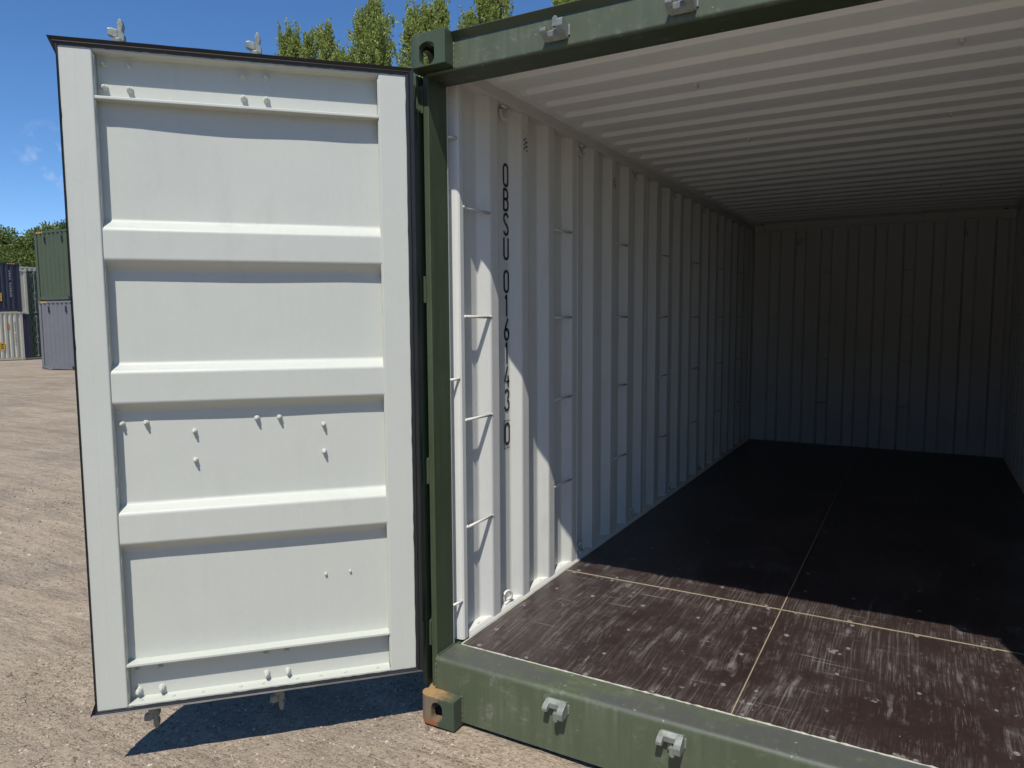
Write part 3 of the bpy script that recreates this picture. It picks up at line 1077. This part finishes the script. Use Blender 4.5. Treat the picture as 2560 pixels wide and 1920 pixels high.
def ell(cx, cy, rx, ry, a0, a1, n=12):
    return [(cx + rx * math.cos(math.radians(a0 + (a1 - a0) * i / n)), cy + ry * math.sin(math.radians(a0 + (a1 - a0) * i / n))) for i in range(n + 1)]
def glyph(ch):
    """strokes in a cell of width 1 and height 2.2"""
    o = ell(.5, 1.72, .42, .42, 0, 180) + ell(.5, .48, .42, .42, 180, 360)
    if ch in 'O0':
        return [o + [o[0], o[1]]]
    if ch == 'B':
        t = [(.1, 2.12), (.5, 2.12)] + ell(.5, 1.64, .38, .48, 90, -90)[1:] + [(.1, 1.16)]
        b = [(.5, 1.16)] + ell(.5, .62, .42, .54, 90, -90)[1:] + [(.1, .08)]
        return [[(.1, .02), (.1, 2.18)], t, b]
    if ch == 'S':
        return [ell(.5, 1.70, .40, .42, 10, 180) + [(.13, 1.5), (.3, 1.25), (.7, .95), (.88, .7)] + ell(.5, .5, .40, .42, 0, -170)]
    if ch == 'U':
        return [[(.08, 2.18), (.08, .5)] + ell(.5, .48, .42, .42, 180, 360) + [(.92, 2.18)]]
    if ch == '1':
        return [[(.22, 1.78), (.42, 1.95), (.52, 2.18)], [(.52, 2.18), (.52, 0.02)]]
    if ch == '6':
        return [[(.78, 2.16), (.45, 1.6), (.2, 1.05), (.1, .65)], ell(.5, .58, .41, .54, 0, 360, 18) + ell(.5, .58, .41, .54, 0, 20, 1)]
    if ch == '4':
        return [[(.62, 2.16), (.08, .62), (.98, .62)], [(.74, 1.2), (.74, .02)]]
    if ch == '3':
        return [ell(.48, 1.70, .38, .42, 160, -75), ell(.46, .58, .43, .52, 85, -165)]
    return []
ins = MB()
XT = XR + 0.0016
cw, chh = 0.045, 0.098
z = 2.258
lines = [('OBSU', 2.258), ('016143', 1.790), ('0', 1.098)]
for txt, ztop in lines:
    for c_, ch in enumerate(txt):
        zt = ztop - c_ * 0.1073
        for st in glyph(ch):
            stroke_poly(ins, [(0.643 + px * cw, zt - chh + py * chh / 2.2) for px, py in st], 0.0126, XT)
ya, yb, za, zb = 0.637, 0.694, 0.984, 1.110
stroke_poly(ins, [(ya, za), (ya, zb)], 0.0032, XT)
stroke_poly(ins, [(yb, za), (yb, zb)], 0.0032, XT)
stroke_poly(ins, [(ya, za), (yb, za)], 0.0032, XT)
stroke_poly(ins, [(ya, zb), (yb, zb)], 0.0032, XT)
no = ins.build('container_number', M['ink'], PANELS[(0, 0)], clean=False)
no['label'] = 'black vertical lettering OBSU 016143 0 on white wall'

# ------------------------------------------------------------------ doors
DA = math.radians(-134.3)
DW = 1.110
def make_door(side):
    pm = MB()
    prof = [(0.372, -.046), (0.779, -.046), (0.806, -.006), (0.916, -.006), (0.940, -.046), (1.268, -.046), (1.293, -.006), (1.403, -.006), (1.427, -.046),
            (1.747, -.046), (1.774, -.006), (1.879, -.006), (1.907, -.046), (2.300, -.046)]
    xs = [0.095 + 0.92 * i / 14 for i in range(15)]
    def warp(a, h, d):
        if d > -0.04:
            return d
        e = min(1.0, (a - 0.095) / 0.12, (1.015 - a) / 0.12)
        return d + e * (0.008 if h > 1.9 else 0.003) * noise.noise(Vector((a * 2.6, h * 2.2, 5.3)))
    full = []
    for (h0, d0), (h1, d1) in zip(prof, prof[1:]):
        full.append((h0, d0))
        if d0 == d1 and h1 - h0 > 0.2:
            for t in (0.2, 0.4, 0.6, 0.8):
                full.append((h0 + (h1 - h0) * t, d0))
    full.append(prof[-1])
    pm.strip([[(a, warp(a, h, d), h) for h, d in full] for a in xs])
    door = pm.build('door', [M['white'], M['green']], BOX, clean=False)
    bv = door.modifiers.new('bevel', 'BEVEL')
    bv.width, bv.segments, bv.limit_method, bv.angle_limit = 0.009, 4, 'ANGLE', math.radians(25)
    so = door.modifiers.new('thick', 'SOLIDIFY')
    so.thickness, so.offset, so.material_offset, so.material_offset_rim = 0.002, -1, 1, 1
    for p in door.data.polygons:
        p.use_smooth = False
    # stiles: hollow sections
    for a0, a1 in ((0.0, 0.100), (1.010, DW)):
        s = MB()
        s.box(a0, a1, -0.055, 0.0, 0.227, 2.452)
        st = s.build('stile', M['white'], door, bevel=0.005, seg=3)
        w = MB()
        am = (a0 + a1) / 2
        w.sweep([(am, -0.0002, 0.23), (am, -0.0002, 1.3), (am, -0.0002, 2.45)], 0.0005, 6)
        w.build('weld_line', M['white'], st)
        inner = 0.1005 if a0 == 0 else 1.0095
        w = MB()
        w.sweep([(inner, -0.010 + 0.0012 * math.sin(k * 1.9), 0.24 + 2.2 * k / 90) for k in range(91)],
                [max(0.001, 0.0026 + 0.0016 * noise.noise(Vector((k * 0.6, a0, 0)))) for k in range(91)], 6)
        w.build('weld_bead', M['white'], st, smooth=True)
    # top and bottom channels
    for z0, z1 in ((2.2915, 2.4515), (0.2275, 0.3815)):
        c = MB()
        c.prism([(-0.0015, z0), (-0.0015, z0 + 0.010), (-0.050, z0 + 0.011), (-0.050, z1 - 0.011), (-0.0015, z1 - 0.010), (-0.0015, z1), (-0.056, z1), (-0.056, z0)], 'x', 0.1002, 1.0098)
        ch = c.build('channel', M['white'], door, bevel=0.002)
        for k in range(9):
            a = 0.16 + k * 0.1 + random.uniform(-.02, .02)
            for zz in (z0 + 0.0115, ):
                t = MB()
                t.cyl((a, -0.024, zz - 0.001), (a, -0.024, zz + 0.0025), 0.006, 8, 0.003)
                t.build('weld_tack', M['white'], ch, smooth=True)
    # outer skin closing the channels
    s = MB()
    s.box(0.0, DW, -0.060, -0.0563, 2.29, 2.452)
    s.box(0.0, DW, -0.060, -0.0563, 0.227, 0.383)
    s.build('outer_plate', M['green'], door)
    # gasket, black rubber with a flared lip
    g = MB()
    per = []
    nside = 60
    cor = [(0, 0.227), (DW, 0.227), (DW, 2.452), (0, 2.452)]
    nor = [(-1, -1), (1, -1), (1, 1), (-1, 1)]
    gp = [(-0.0035, 0.0005), (-0.0025, 0.0042), (0.004, 0.0052), (0.0075, 0.0088), (0.0115, 0.0062), (0.0235, 0.0125), (0.0245, 0.0105), (0.013, -0.004), (0.012, -0.034), (0.0005, -0.036)]
    for e in range(4):
        (ax, az), (bx, bz) = cor[e], cor[(e + 1) % 4]
        (nx0, nz0), (nx1, nz1) = nor[e], nor[(e + 1) % 4]
        for i in range(nside):
            t = i / nside
            # offset direction: corner direction at ends, edge normal between
            ex = (0, -1) if e == 0 else (1, 0) if e == 1 else (0, 1) if e == 2 else (-1, 0)
            dx, dz = (nx0, nz0) if i == 0 else ex
            per.append((ax + (bx - ax) * t, az + (bz - az) * t, dx, dz, e * nside + i))
    rows = []
    for (a, zz, dx, dz, k) in per:
        row = []
        ed, first = k // nside, k % nside == 0
        kx = 1.0 if a < 0.5 and ed == 3 else 0.03 if ed == 1 else 1.0
        kz = 0.45 if ed == 0 else 0.85
        if first:
            kx = {0: 1.0, 1: 0.7, 2: 1.0, 3: 1.0}[ed]
            kz = {0: 0.45, 1: 0.45, 2: 0.85, 3: 0.85}[ed]
        for q, (o, d) in enumerate(gp):
            oo = o
            if q == 0:
                oo += 0.0034 * noise.noise(Vector((k * 0.9, 2.1, 0))) + 0.0012 * noise.noise(Vector((k * 3.3, 7.1, 0)))
            if q in (5, 6):
                oo += 0.0012 * noise.noise(Vector((k * 0.25, 8.8, 0)))
            sx, sz = (kx, kz) if oo > 0 else (1.0, 1.0)
            row.append((a + dx * oo * sx, d if oo < 0.02 or kx > 0.5 else 0.002, zz + dz * oo * sz))
        rows.append(row)
    n = len(gp)
    vs = [p for r in rows for p in r]
    k = len(rows)
    fs = [(i * n + j, i * n + (j + 1) % n, ((i + 1) % k) * n + (j + 1) % n, ((i + 1) % k) * n + j) for i in range(k) for j in range(n)]
    g.add(vs, fs)
    g.build('gasket', M['black'], door)
    # bolts: nut with protruding thread, thickly overpainted
    def bolt(a, z, d, big=1.0, stud=True):
        b = MB()
        jit = random.uniform(0.9, 1.12) * big
        b.cyl((a, d - 0.001, z), (a, d + 0.005 * big, z), 0.0105 * jit, 12, 0.0095 * jit)
        b.cyl((a, d + 0.004 * big, z), (a, d + 0.016 * big, z), 0.0085 * jit, 6, 0.0078 * jit)
        if stud:
            b.cyl((a, d + 0.014 * big, z), (a + 0.001, d + 0.024 * big, z), 0.0052 * jit, 8, 0.0042 * jit)
        o = b.build('bolt', M['white'], door, bevel=0.0018, seg=2)
    for a in (0.988, 0.913, 0.557, 0.482):
        bolt(a, 2.413 + random.uniform(-.003, .003), -0.050)
        bolt(a, 2.340 + random.uniform(-.003, .003), -0.050, 1.15)
        bolt(a - 0.004, 0.264, -0.050, 1.15)
        bolt(a - 0.004, 0.341, -0.050, 0.9, False)
    for a, z in ((0.990, 1.222), (0.915, 1.223), (0.762, 1.186), (0.763, 1.083), (0.553, 1.224), (0.476, 1.224), (0.322, 1.190), (0.322, 1.089)):
        bolt(a, z, -0.0465, 0.95)
    for a, z in ((0.330, 0.622), (0.240, 0.624)):
        bolt(a, z, -0.0465, 0.55, False)
    # locking rods on the outer face with cam ends
    for a in (0.950, 0.515):
        r = MB()
        r.cyl((a, -0.100, 0.165), (a, -0.100, 2.505), 0.0165, 14)
        rod = r.build('locking_rod', M['galv'], door, smooth=False)
        for z0, f in ((2.500, 1), (0.170, -1)):
            c = MB()
            c.cyl((a, -0.100, z0), (a, -0.100, z0 + f * 0.016), 0.020, 12)
            # upright blade, leaning back, and a stubby side tooth
            blade = [(0.000, 0.006), (0.020, 0.006), (0.021, 0.028), (0.014, 0.040), (0.019, 0.058), (0.015, 0.076), (0.005, 0.080), (-0.002, 0.062), (-0.001, 0.036)]
            c.prism([(a - q, z0 + f * zz) for q, zz in blade], 'y', -0.116, -0.086)
            tooth = [(0.000, 0.018), (0.012, 0.018), (0.032, 0.026), (0.033, 0.047), (0.018, 0.050), (0.000, 0.044)]
            c.prism([(a + q, z0 + f * zz) for q, zz in tooth], 'y', -0.110, -0.090)
            c.build('cam', M['galv'], rod, bevel=0.003, seg=2)
        for z0 in (2.376, 1.60, 1.223, 0.75, 0.302):
            c = MB()
            c.box(a - 0.05, a + 0.05, -0.066, -0.0605, z0 - 0.05, z0 + 0.05)
            c.box(a - 0.024, a + 0.024, -0.122, -0.0605, z0 - 0.03, z0 + 0.03)
            c.build('rod_bracket', M['galv'], rod, bevel=0.003)
        c = MB()
        c.box(a - 0.30, a + 0.012, -0.128, -0.118, 1.12, 1.15)
        c.build('handle', M['galv'], rod, bevel=0.003)
    # hinge blades
    for z in (0.435, 1.085, 1.585, 2.285):
        b = MB()
        b.box(-0.030, 0.10, -0.072, -0.0605, z - 0.045, z + 0.045)
        b.build('hinge_blade', M['green'], door, bevel=0.002)
    if side == 0:
        door.location = (0.005, -0.018, 0)
        door.rotation_euler = (0, 0, DA)
    else:
        door.location = (W - 0.005, -0.018, 0)
        door.rotation_euler = (0, 0, -DA)
        door.scale = (-1, 1, 1)
    return door
d0 = make_door(0)
d0['label'] = 'door leaf swung wide open showing its white inner face'
d1 = make_door(1)
d1['label'] = 'other door leaf swung open on the far hinge side'

# ------------------------------------------------------------------ container stacks behind
def bg_paint(name, col):
    return paint(name, col, 0.5, 0.12, tuple(min(1, c * 1.6 + 0.05) for c in col), 0.3, 0.1, 0.6)
BGM = {'green': bg_paint('yard_green', (0.053, 0.071, 0.037)), 'grey': bg_paint('yard_blue_grey', (0.138, 0.138, 0.150)),
       'navy': bg_paint('yard_navy', (0.020, 0.022, 0.040)), 'cream': bg_paint('yard_cream', (0.46, 0.43, 0.34)),
       'yellow': bg_paint('sticker_yellow', (0.62, 0.36, 0.03)), 'orange': bg_paint('sticker_orange', (0.5, 0.2, 0.05)), 'dark': bg_paint('dark_marking', (0.05, 0.045, 0.04)), 'whitemark': bg_paint('white_marking', (0.6, 0.6, 0.58))}

def bg_container(loc, rz, col, label, height=2.591, length=6.058, doors=False, side_marks=None, group='containers stacked across the yard', vents=(), pitch=0.278):
    """origin: the near left lower corner; long side along local +x, local -y faces the camera"""
    t = empty('shipping_container', label, 'container', group, loc, rz)
    m = BGM[col]
    Lx, Ly = (length, 2.438) if not doors else (2.438, length)
    # castings
    cm = MB()
    cm.box(0, 0.17, 0, 0.17, 0, 0.118)
    c0 = cm.build('corner_casting', m, t, bevel=0.012)
    hm = MB()
    hm.prism([(0.085 + 0.025 * math.cos(i * PI / 5), 0.06 + 0.04 * math.sin(i * PI / 5)) for i in range(10)], 'y', -0.002, 0.004)
    hh = hm.build('hole', M['ink'], c0)
    for x in (0, Lx - 0.17):
        for y in (0, Ly - 0.17):
            for z in (0, height - 0.118):
                if (x, y, z) != (0, 0, 0):
                    c = dup(c0, t, (x, y, z))
                    if y == 0:
                        dup(hh, c)
    for x in (0.01, Lx - 0.15):
        for y in (0.012, Ly - 0.152):
            p = MB()
            p.box(x, x + 0.14, y, y + 0.14, 0.1185, height - 0.1185)
            p.build('corner_post', m, t, bevel=0.006)
    # rails
    for y in (0.008, Ly - 0.07):
        p = MB()
        p.box(0.171, Lx - 0.171, y, y + 0.062, height - 0.085, height - 0.022)
        p.build('top_rail', m, t)
        p = MB()
        p.box(0.171, Lx - 0.171, y + 0.01, y + 0.06, 0.03, 0.16)
        rl = p.build('bottom_rail', m, t)
        if not doors and y < 1:
            for xa in (Lx / 2 - 1.05, Lx / 2 + 0.70):
                k = MB()
                k.box(xa, xa + 0.35, y + 0.004, y + 0.0095, 0.045, 0.150)
                k.build('fork_pocket', M['ink'], rl)
    for x in (0.008, Lx - 0.07):
        p = MB()
        p.box(x, x + 0.062, 0.171, Ly - 0.171, height - 0.085, height - 0.022)
        p.build('top_rail', m, t)
        p = MB()
        p.box(x + 0.01, x + 0.06, 0.171, Ly - 0.171, 0.03, 0.16)
        p.build('bottom_rail', m, t)
    p = MB()
    p.box(0.02, Lx - 0.02, 0.02, Ly - 0.02, height - 0.03, height - 0.012)
    p.build('roof', m, t)
    p = MB()
    p.box(0.03, Lx - 0.03, 0.03, Ly - 0.03, 0.10, 0.15)
    p.build('floor', M['dark'], t)
    # corrugated sides
    def corr(a0, a1, depth):
        pts, a = [(a0, depth)], a0 + 0.04
        while a + 0.278 < a1 - 0.03:
            pts += [(a, depth), (a + 0.045, depth - 0.042), (a + 0.135, depth - 0.042), (a + 0.180, depth)]
            a += pitch
        pts.append((a1, depth))
        return pts
    za, zb = 0.16, height - 0.085
    front = None
    if not doors:
        for yo, sgn in ((0.055, 1), (Ly - 0.055, -1)):
            p = MB()
            pr = corr(0.15, Lx - 0.15, 0)
            p.strip([[(a, yo + sgn * d, z) for a, d in pr] for z in (za, zb)])
            o = p.build('side_wall', m, t, clean=False)
            front = front or o
        for xo, sgn in ((0.055, 1), (Lx - 0.055, -1)):
            p = MB()
            pr = corr(0.15, Ly - 0.15, 0)
            p.strip([[(xo + sgn * d, a, z) for a, d in pr] for z in (za, zb)])
            p.build('end_wall', m, t, clean=False)
        for vx in vents:
            v = MB()
            v.box(vx, vx + 0.05, 0.010, 0.0185, height - 0.42, height - 0.19)
            v.box(vx + 0.03, vx + 0.075, 0.010, 0.0185, height - 0.45, height - 0.33)
            v.build('ventilator', M['ink'], front)
        # hazard stripes at the upper corner
        hz = MB()
        for i in range(4):
            x = 0.18 + i * 0.10
            hz.prism([(x, height - 0.083), (x + 0.05, height - 0.083), (x + 0.075, height - 0.024), (x + 0.025, height - 0.024)], 'y', 0.003, 0.0075)
        hz.build('hazard_stripes', BGM['yellow'], t)
        hz = MB()
        for i in range(4):
            x = Lx - 0.60 + i * 0.10
            hz.prism([(x, height - 0.083), (x + 0.05, height - 0.083), (x + 0.075, height - 0.024), (x + 0.025, height - 0.024)], 'y', 0.003, 0.0075)
        hz.build('hazard_stripes', BGM['yellow'], t)
    else:
        for xo, sgn in ((0.055, 1), (Lx - 0.055, -1)):
            p = MB()
            pr = corr(0.15, Ly - 0.15, 0)
            p.strip([[(xo + sgn * d, a, z) for a, d in pr] for z in (za, zb)])
            p.build('side_wall', m, t, clean=False)
        for k in range(2):
            x0 = 0.155 + k * 1.066
            p = MB()
            p.box(x0, x0 + 1.06, 0.05, 0.09, 0.17, height - 0.125)
            dr = p.build('door', m, t)
            for q in range(4):
                r = MB()
                zc = 0.30 + q * (height - 0.55) / 3.3
                for w0, w1 in ((0.04, 0.23), (0.29, 0.74), (0.80, 1.02)):
                    r.prism([(0.0498, zc), (0.018, zc + 0.03), (0.018, zc + 0.30), (0.0498, zc + 0.33)], 'x', x0 + w0, x0 + w1)
                r.build('door_rib', m, dr)
            for q in (0.26, 0.77):
                r = MB()
                r.cyl((x0 + q, -0.015, 0.05), (x0 + q, -0.015, height - 0.04), 0.020, 8)
                rd = r.build('locking_rod', M['galv'], dr)
                for zc in (0.12, 0.9, 1.25, height - 0.14):
                    b = MB()
                    b.box(x0 + q - 0.055, x0 + q + 0.055, -0.03, 0.017, zc - 0.05, zc + 0.05)
                    b.build('rod_bracket', M['galv'], rd)
    if side_marks:
        for kind, x, z, w, h_, colname in side_marks:
            if kind == 'text':
                mk = MB()
                for i in range(int(h_ / 0.13)):
                    g = 'LSPU0143760'[i % 11]
                    zz = z - i * 0.13
                    if i == 4:
                        continue
                    for st in (((0, 0, .012, .09), (.05, 0, .062, .09), (.0, .078, .062, .09)) if i % 3 else ((0, 0, .012, .09), (0, .04, .062, .052), (.0, 0, .062, .012))):
                        mk.box(x + st[0], x + st[2], 0.010, 0.0175, zz - 0.09 + st[1], zz - 0.09 + st[3])
                mk.build('lettering', BGM[colname], front)
            else:
                mk = MB()
                mk.box(x, x + w, 0.008, 0.0172, z - h_, z)
                st = mk.build('sticker', BGM[colname], front)
                mk = MB()
                for i in range(3):
                    mk.box(x + 0.05, x + w - 0.05 - 0.03 * (i % 2), 0.0062, 0.0078, z - 0.08 - i * 0.1 - 0.05, z - 0.08 - i * 0.1)
                mk.build('print', M['ink'], st)
    return t

def stack_base(x, y):
    return (x, y, gz(x, y) + 0.0)
gxy = (-27.62, 12.84)
g0 = stack_base(*gxy)
bg_container(g0, 0.02, 'grey', 'blue grey corrugated container on the dirt with a green one on top', vents=(0.62, 1.72))
bg_container((g0[0], g0[1], g0[2] + 2.593), 0.02, 'green', 'plain dark green container stacked on the blue grey one', vents=(0.62, 1.72))
# stack at the left: navy on cream, broadside to the yard
R90 = math.radians(90)
axy = (-40.42, 18.6)
a0 = (axy[0], axy[1] - 6.058)
zA = gz(*axy)
bg_container((a0[0], a0[1], zA), R90, 'cream', 'cream container on the dirt with yellow sticker, under the navy one', pitch=0.235,
             side_marks=[('sticker', 4.86, 0.98, 0.24, 0.42, 'yellow'), ('sticker', 5.24, 1.98, 0.12, 0.26, 'orange'), ('text', 5.62, 2.05, 0.06, 1.30, 'dark')])
bg_container((a0[0], a0[1], zA + 2.593), R90, 'navy', 'navy blue container with white vertical number stacked on the cream one', pitch=0.235,
             side_marks=[('sticker', 4.86, 0.98, 0.24, 0.42, 'yellow'), ('text', 5.52, 2.18, 0.06, 1.55, 'whitemark')])
# two green containers end-on, doors towards us
cxy = (-44.70, 21.03)
zC = gz(*cxy)
bg_container((cxy[0], cxy[1], zC), R90, 'green', 'green container with closed doors and locking bars, lower of the pair', doors=True)
bg_container((cxy[0], cxy[1], zC + 2.593), R90, 'green', 'green container with closed doors and locking bars, upper of the pair', doors=True)
# end-on pair squeezed between the navy stack and the green doors
e0 = (-44.60 - 6.058, 18.58)
zE = gz(-44.6, 19.8)
bg_container((e0[0], e0[1], zE), 0.0, 'navy', 'dark navy container end-on between the cream one and the green doors')
bg_container((e0[0], e0[1], zE + 2.593), 0.0, 'cream', 'cream container end-on between the navy one and the green doors')
# tall pair behind them
dxy = (-49.2, 21.6)
zD = gz(*dxy)
bg_container((dxy[0], dxy[1], zD), R90, 'navy', 'dark navy container at ground level behind the green doors', height=2.896)
bg_container((dxy[0], dxy[1], zD + 2.898), R90, 'cream', 'cream container rising above and behind the green doors', height=2.896)

# unseen stacks added behind the camera to block low sky and darken the interior
for i, (x, c1, c2, l1, l2) in enumerate(((-6.4, 'grey', 'green', 'added unseen blue grey container straight opposite the open one, blocks low sky', 'added unseen green container on the blue grey one opposite, blocks low sky'),
                                         (-0.1, 'navy', 'grey', 'added unseen navy container opposite the right hand door leaf, blocks low sky', 'added unseen blue grey container on the navy one opposite, blocks low sky'))):
    bg_container((x + 6.058, -13.2, gz(x, -13.2)), PI, c1, l1, group='unseen containers added to block low sky')
    bg_container((x + 6.058, -13.2, gz(x, -13.2) + 2.593), PI, c2, l2, group='unseen containers added to block low sky')

# ------------------------------------------------------------------ trees
def leaf_mesh(name, P, D, Ls, Ws, rng, mat):
    """rhombic leaves at P with axis D"""
    n = len(P)
    D = D / np.linalg.norm(D, axis=1, keepdims=True)
    A = rng.normal(size=(n, 3))
    S = np.cross(D, A)
    S /= np.linalg.norm(S, axis=1, keepdims=True)
    V = np.empty((n, 4, 3))
    V[:, 0] = P
    V[:, 1] = P + D * (Ls * 0.5)[:, None] + S * (Ws * 0.5)[:, None]
    V[:, 2] = P + D * Ls[:, None]
    V[:, 3] = P + D * (Ls * 0.5)[:, None] - S * (Ws * 0.5)[:, None]
    me = bpy.data.meshes.new(name)
    me.vertices.add(n * 4)
    me.vertices.foreach_set('co', V.reshape(-1))
    me.loops.add(n * 4)
    me.loops.foreach_set('vertex_index', np.arange(n * 4, dtype=np.int32))
    me.polygons.add(n)
    me.polygons.foreach_set('loop_start', np.arange(0, n * 4, 4, dtype=np.int32))
    me.polygons.foreach_set('loop_total', np.full(n, 4, dtype=np.int32))
    me.materials.append(mat)
    me.update(calc_edges=True)
    o = bpy.data.objects.new(name, me)
    COL.objects.link(o)
    return o

def poplar(seed, Ht, R, nb, label, spires):
    rng = np.random.default_rng(seed)
    t = empty('tree', label, 'tree', 'row of young trees behind the open container')
    tk = MB()
    limbs = []
    for (sx, sy, sh) in spires:
        pts = [(sx * f ** 1.3, sy * f ** 1.3, sh * f) for f in np.linspace(0, 1, 9)]
        tk.sweep(pts, [0.13 * (1 - f) + 0.008 for f in np.linspace(0, 1, 9)], 7)
        limbs.append(np.array(pts))
    P, D = [], []
    for (sx, sy, sh), ln in zip(spires, limbs):
        for b in range(nb):
            f = 1 - 0.80 * rng.uniform(0.015, 1) ** 1.6
            base = np.array([sx * f ** 1.3, sy * f ** 1.3, sh * f])
            az = rng.uniform(0, 2 * PI)
            below = sh - base[2]
            tilt = math.radians(rng.uniform(10, 38))
            reach = min(1.1, 0.07 + R * 0.40 * below ** 0.85) * rng.uniform(0.45, 1.2)
            ln_ = reach / math.sin(tilt)
            ln_ = min(ln_, 0.2 + 0.75 * below, 2.2)
            d = np.array([math.sin(tilt) * math.cos(az), math.sin(tilt) * math.sin(az), math.cos(tilt)])
            tip = base + d * ln_
            if tip[2] > sh:
                tip = base + d * ln_ * max(0.15, (sh - base[2]) / max(1e-3, tip[2] - base[2]))
            if b % 3 == 0:
                tk.cyl(tuple(base), tuple(tip), 0.022 * (1.2 - f) + 0.002, 5, 0.003)
            k = int(40 + 210 * np.linalg.norm(tip - base))
            s = rng.uniform(0.12, 1, k)
            sig = (0.13 * (1 - 0.85 * s) + 0.024) * min(1.0, 0.35 + below * 0.6)
            p = base + (tip - base) * s[:, None] + rng.normal(size=(k, 3)) * sig[:, None]
            P.append(p)
            D.append(d * 0.8 + rng.normal(size=(k, 3)) * 0.75)
        # thin upright shoots that feather the outline
        for b in range(115):
            below = 3.2 * rng.uniform(0.0, 1) ** 1.2
            az = rng.uniform(0, 2 * PI)
            rr = (0.05 + R * 0.40 * below ** 0.85) * rng.uniform(0.5, 1.05)
            f = 1 - below / sh
            base = np.array([sx * f ** 1.3 + rr * math.cos(az), sy * f ** 1.3 + rr * math.sin(az), sh - below - 0.15])
            d = np.array([0.22 * math.cos(az), 0.22 * math.sin(az), 1.0]) + rng.normal(size=3) * 0.08
            ln_ = rng.uniform(0.25, 0.75)
            k = int(70 * ln_) + 8
            s = rng.uniform(0, 1, k)
            P.append(base + d * (s * ln_)[:, None] + rng.normal(size=(k, 3)) * (0.045 * (1 - 0.7 * s))[:, None])
            D.append(d * 0.9 + rng.normal(size=(k, 3)) * 0.5)
    P, D = np.concatenate(P), np.concatenate(D)
    n = len(P)
    tk.build('trunk', M['bark'], t, smooth=True)
    cr = leaf_mesh('crown', P, D, rng.uniform(0.075, 0.135, n), rng.uniform(0.032, 0.056, n), rng, M['leaf_pop'])
    cr.parent = t
    return t, n

def bushy(seed, Ht, R, label):
    rng = np.random.default_rng(seed)
    t = empty('tree', label, 'tree', 'wood behind the container stacks')
    tk = MB()
    tk.sweep([(0, 0, 0), (0.1, 0, Ht * 0.25), (0.05, 0.1, Ht * 0.5), (0, 0, Ht * 0.8)], [0.28, 0.22, 0.14, 0.05], 8)
    P, D = [], []
    for c in range(200):
        f = rng.uniform(0.08, 1.0)
        zc = Ht * f
        rr = R * math.sqrt(max(0.05, 1 - ((f - 0.42) / 0.60) ** 2)) * rng.uniform(0.6, 1.0)
        az = rng.uniform(0, 2 * PI)
        ce = np.array([rr * math.cos(az), rr * math.sin(az), zc - 0.4])
        cr = rng.uniform(0.45, 0.95)
        if c % 5 == 0:
            tk.cyl((0, 0, zc * 0.7), tuple(ce), 0.06, 5, 0.015)
        k = 230
        v = rng.normal(size=(k, 3))
        v /= np.linalg.norm(v, axis=1, keepdims=True)
        P.append(ce + v * cr * rng.uniform(0.6, 1.12, (k, 1)) * np.array([1, 1, 0.8]))
        D.append(v + rng.normal(size=(k, 3)) * 0.8)
    P, D = np.concatenate(P), np.concatenate(D)
    n = len(P)
    tk.build('trunk', M['bark'], t, smooth=True)
    cr = leaf_mesh('crown', P, D, rng.uniform(0.16, 0.30, n), rng.uniform(0.09, 0.16, n), rng, M['leaf_bush'])
    cr.parent = t
    return t, n

def place(t, x, y, rz=0.0, s=(1, 1, 1)):
    t.location = (x, y, gz(x, y) - 0.03)
    t.rotation_euler = (0, 0, rz)
    t.scale = s
    return t
RIGHT = np.array([rgt.x, rgt.y])
def sprd(*offs):            # spires given as (across the view, height)
    return [(RIGHT[0] * o, RIGHT[1] * o, h) for o, h in offs]
t1, n1 = poplar(1, 11.8, 0.50, 34, 'broad leafy tree with four short spires above the white door', sprd((-0.85, 11.35), (-0.48, 11.55), (0.05, 11.40), (0.62, 11.68)))
place(t1, -17.35, 16.95)
t2, n2 = poplar(2, 10.8, 0.75, 55, 'low leafy tree between the four-spired tree and the tall pointed one', sprd((0.0, 10.95)))
place(t2, -16.35, 17.5)
t3, n3 = poplar(3, 12.5, 0.85, 62, 'tall pointed leafy tree rising behind the middle of the door edge', sprd((-0.28, 12.15), (0.12, 12.6)))
place(t3, -15.42, 18.1)
t4, n4 = poplar(4, 12.6, 0.72, 46, 'leafy tree behind the upper corner casting', sprd((-0.55, 12.2), (0.0, 12.35), (0.42, 12.65)))
place(t4, -13.75, 19.1)
t5, n5 = poplar(5, 13.6, 0.75, 52, 'leafy tree over the green header beside the corner casting', sprd((-0.75, 12.1), (-0.1, 13.4), (0.25, 13.8)))
place(t5, -11.85, 20.2)
t6, n6 = poplar(6, 13.6, 0.80, 55, 'leafy tree over the green header furthest from the door', sprd((-0.35, 13.0), (0.3, 13.5), (0.9, 13.3)))
place(t6, -9.35, 21.6)

b1, m1 = bushy(11, 10.0, 3.3, 'dense dark tree of the wood right behind the navy container')
place(b1, -63.2, 28.0, 0, (1.05, 1.05, 1.0))
b2, m2 = bushy(12, 10.0, 3.0, 'dense tree of the wood rising above the upper green container')
place(b2, -59.5, 31.2, 1.0, (1, 1, 1.04))
for src, x, y, rz, s_, lab in ((b1, -61.6, 30.6, 4.0, 0.97, 'dense tree of the wood in the gap between navy and upper green containers'),
                               (b2, -60.4, 28.3, 3.3, 0.80, 'low bushy tree of the wood just above the far cream container'),
                               (b1, -57.0, 34.0, 2.0, 1.10, 'tall dense tree of the wood beside the free edge of the open door'),
                               (b2, -66.5, 26.0, 2.6, 0.98, 'dense tree of the wood past the sticker end of the navy container')):
    d = dup_tree(src, (x, y, gz(x, y) - 0.05), rz, (s_, s_, s_))
    d['label'] = lab
print('leaves', n1, n2, n3, n4, n5, n6, m1, m2)
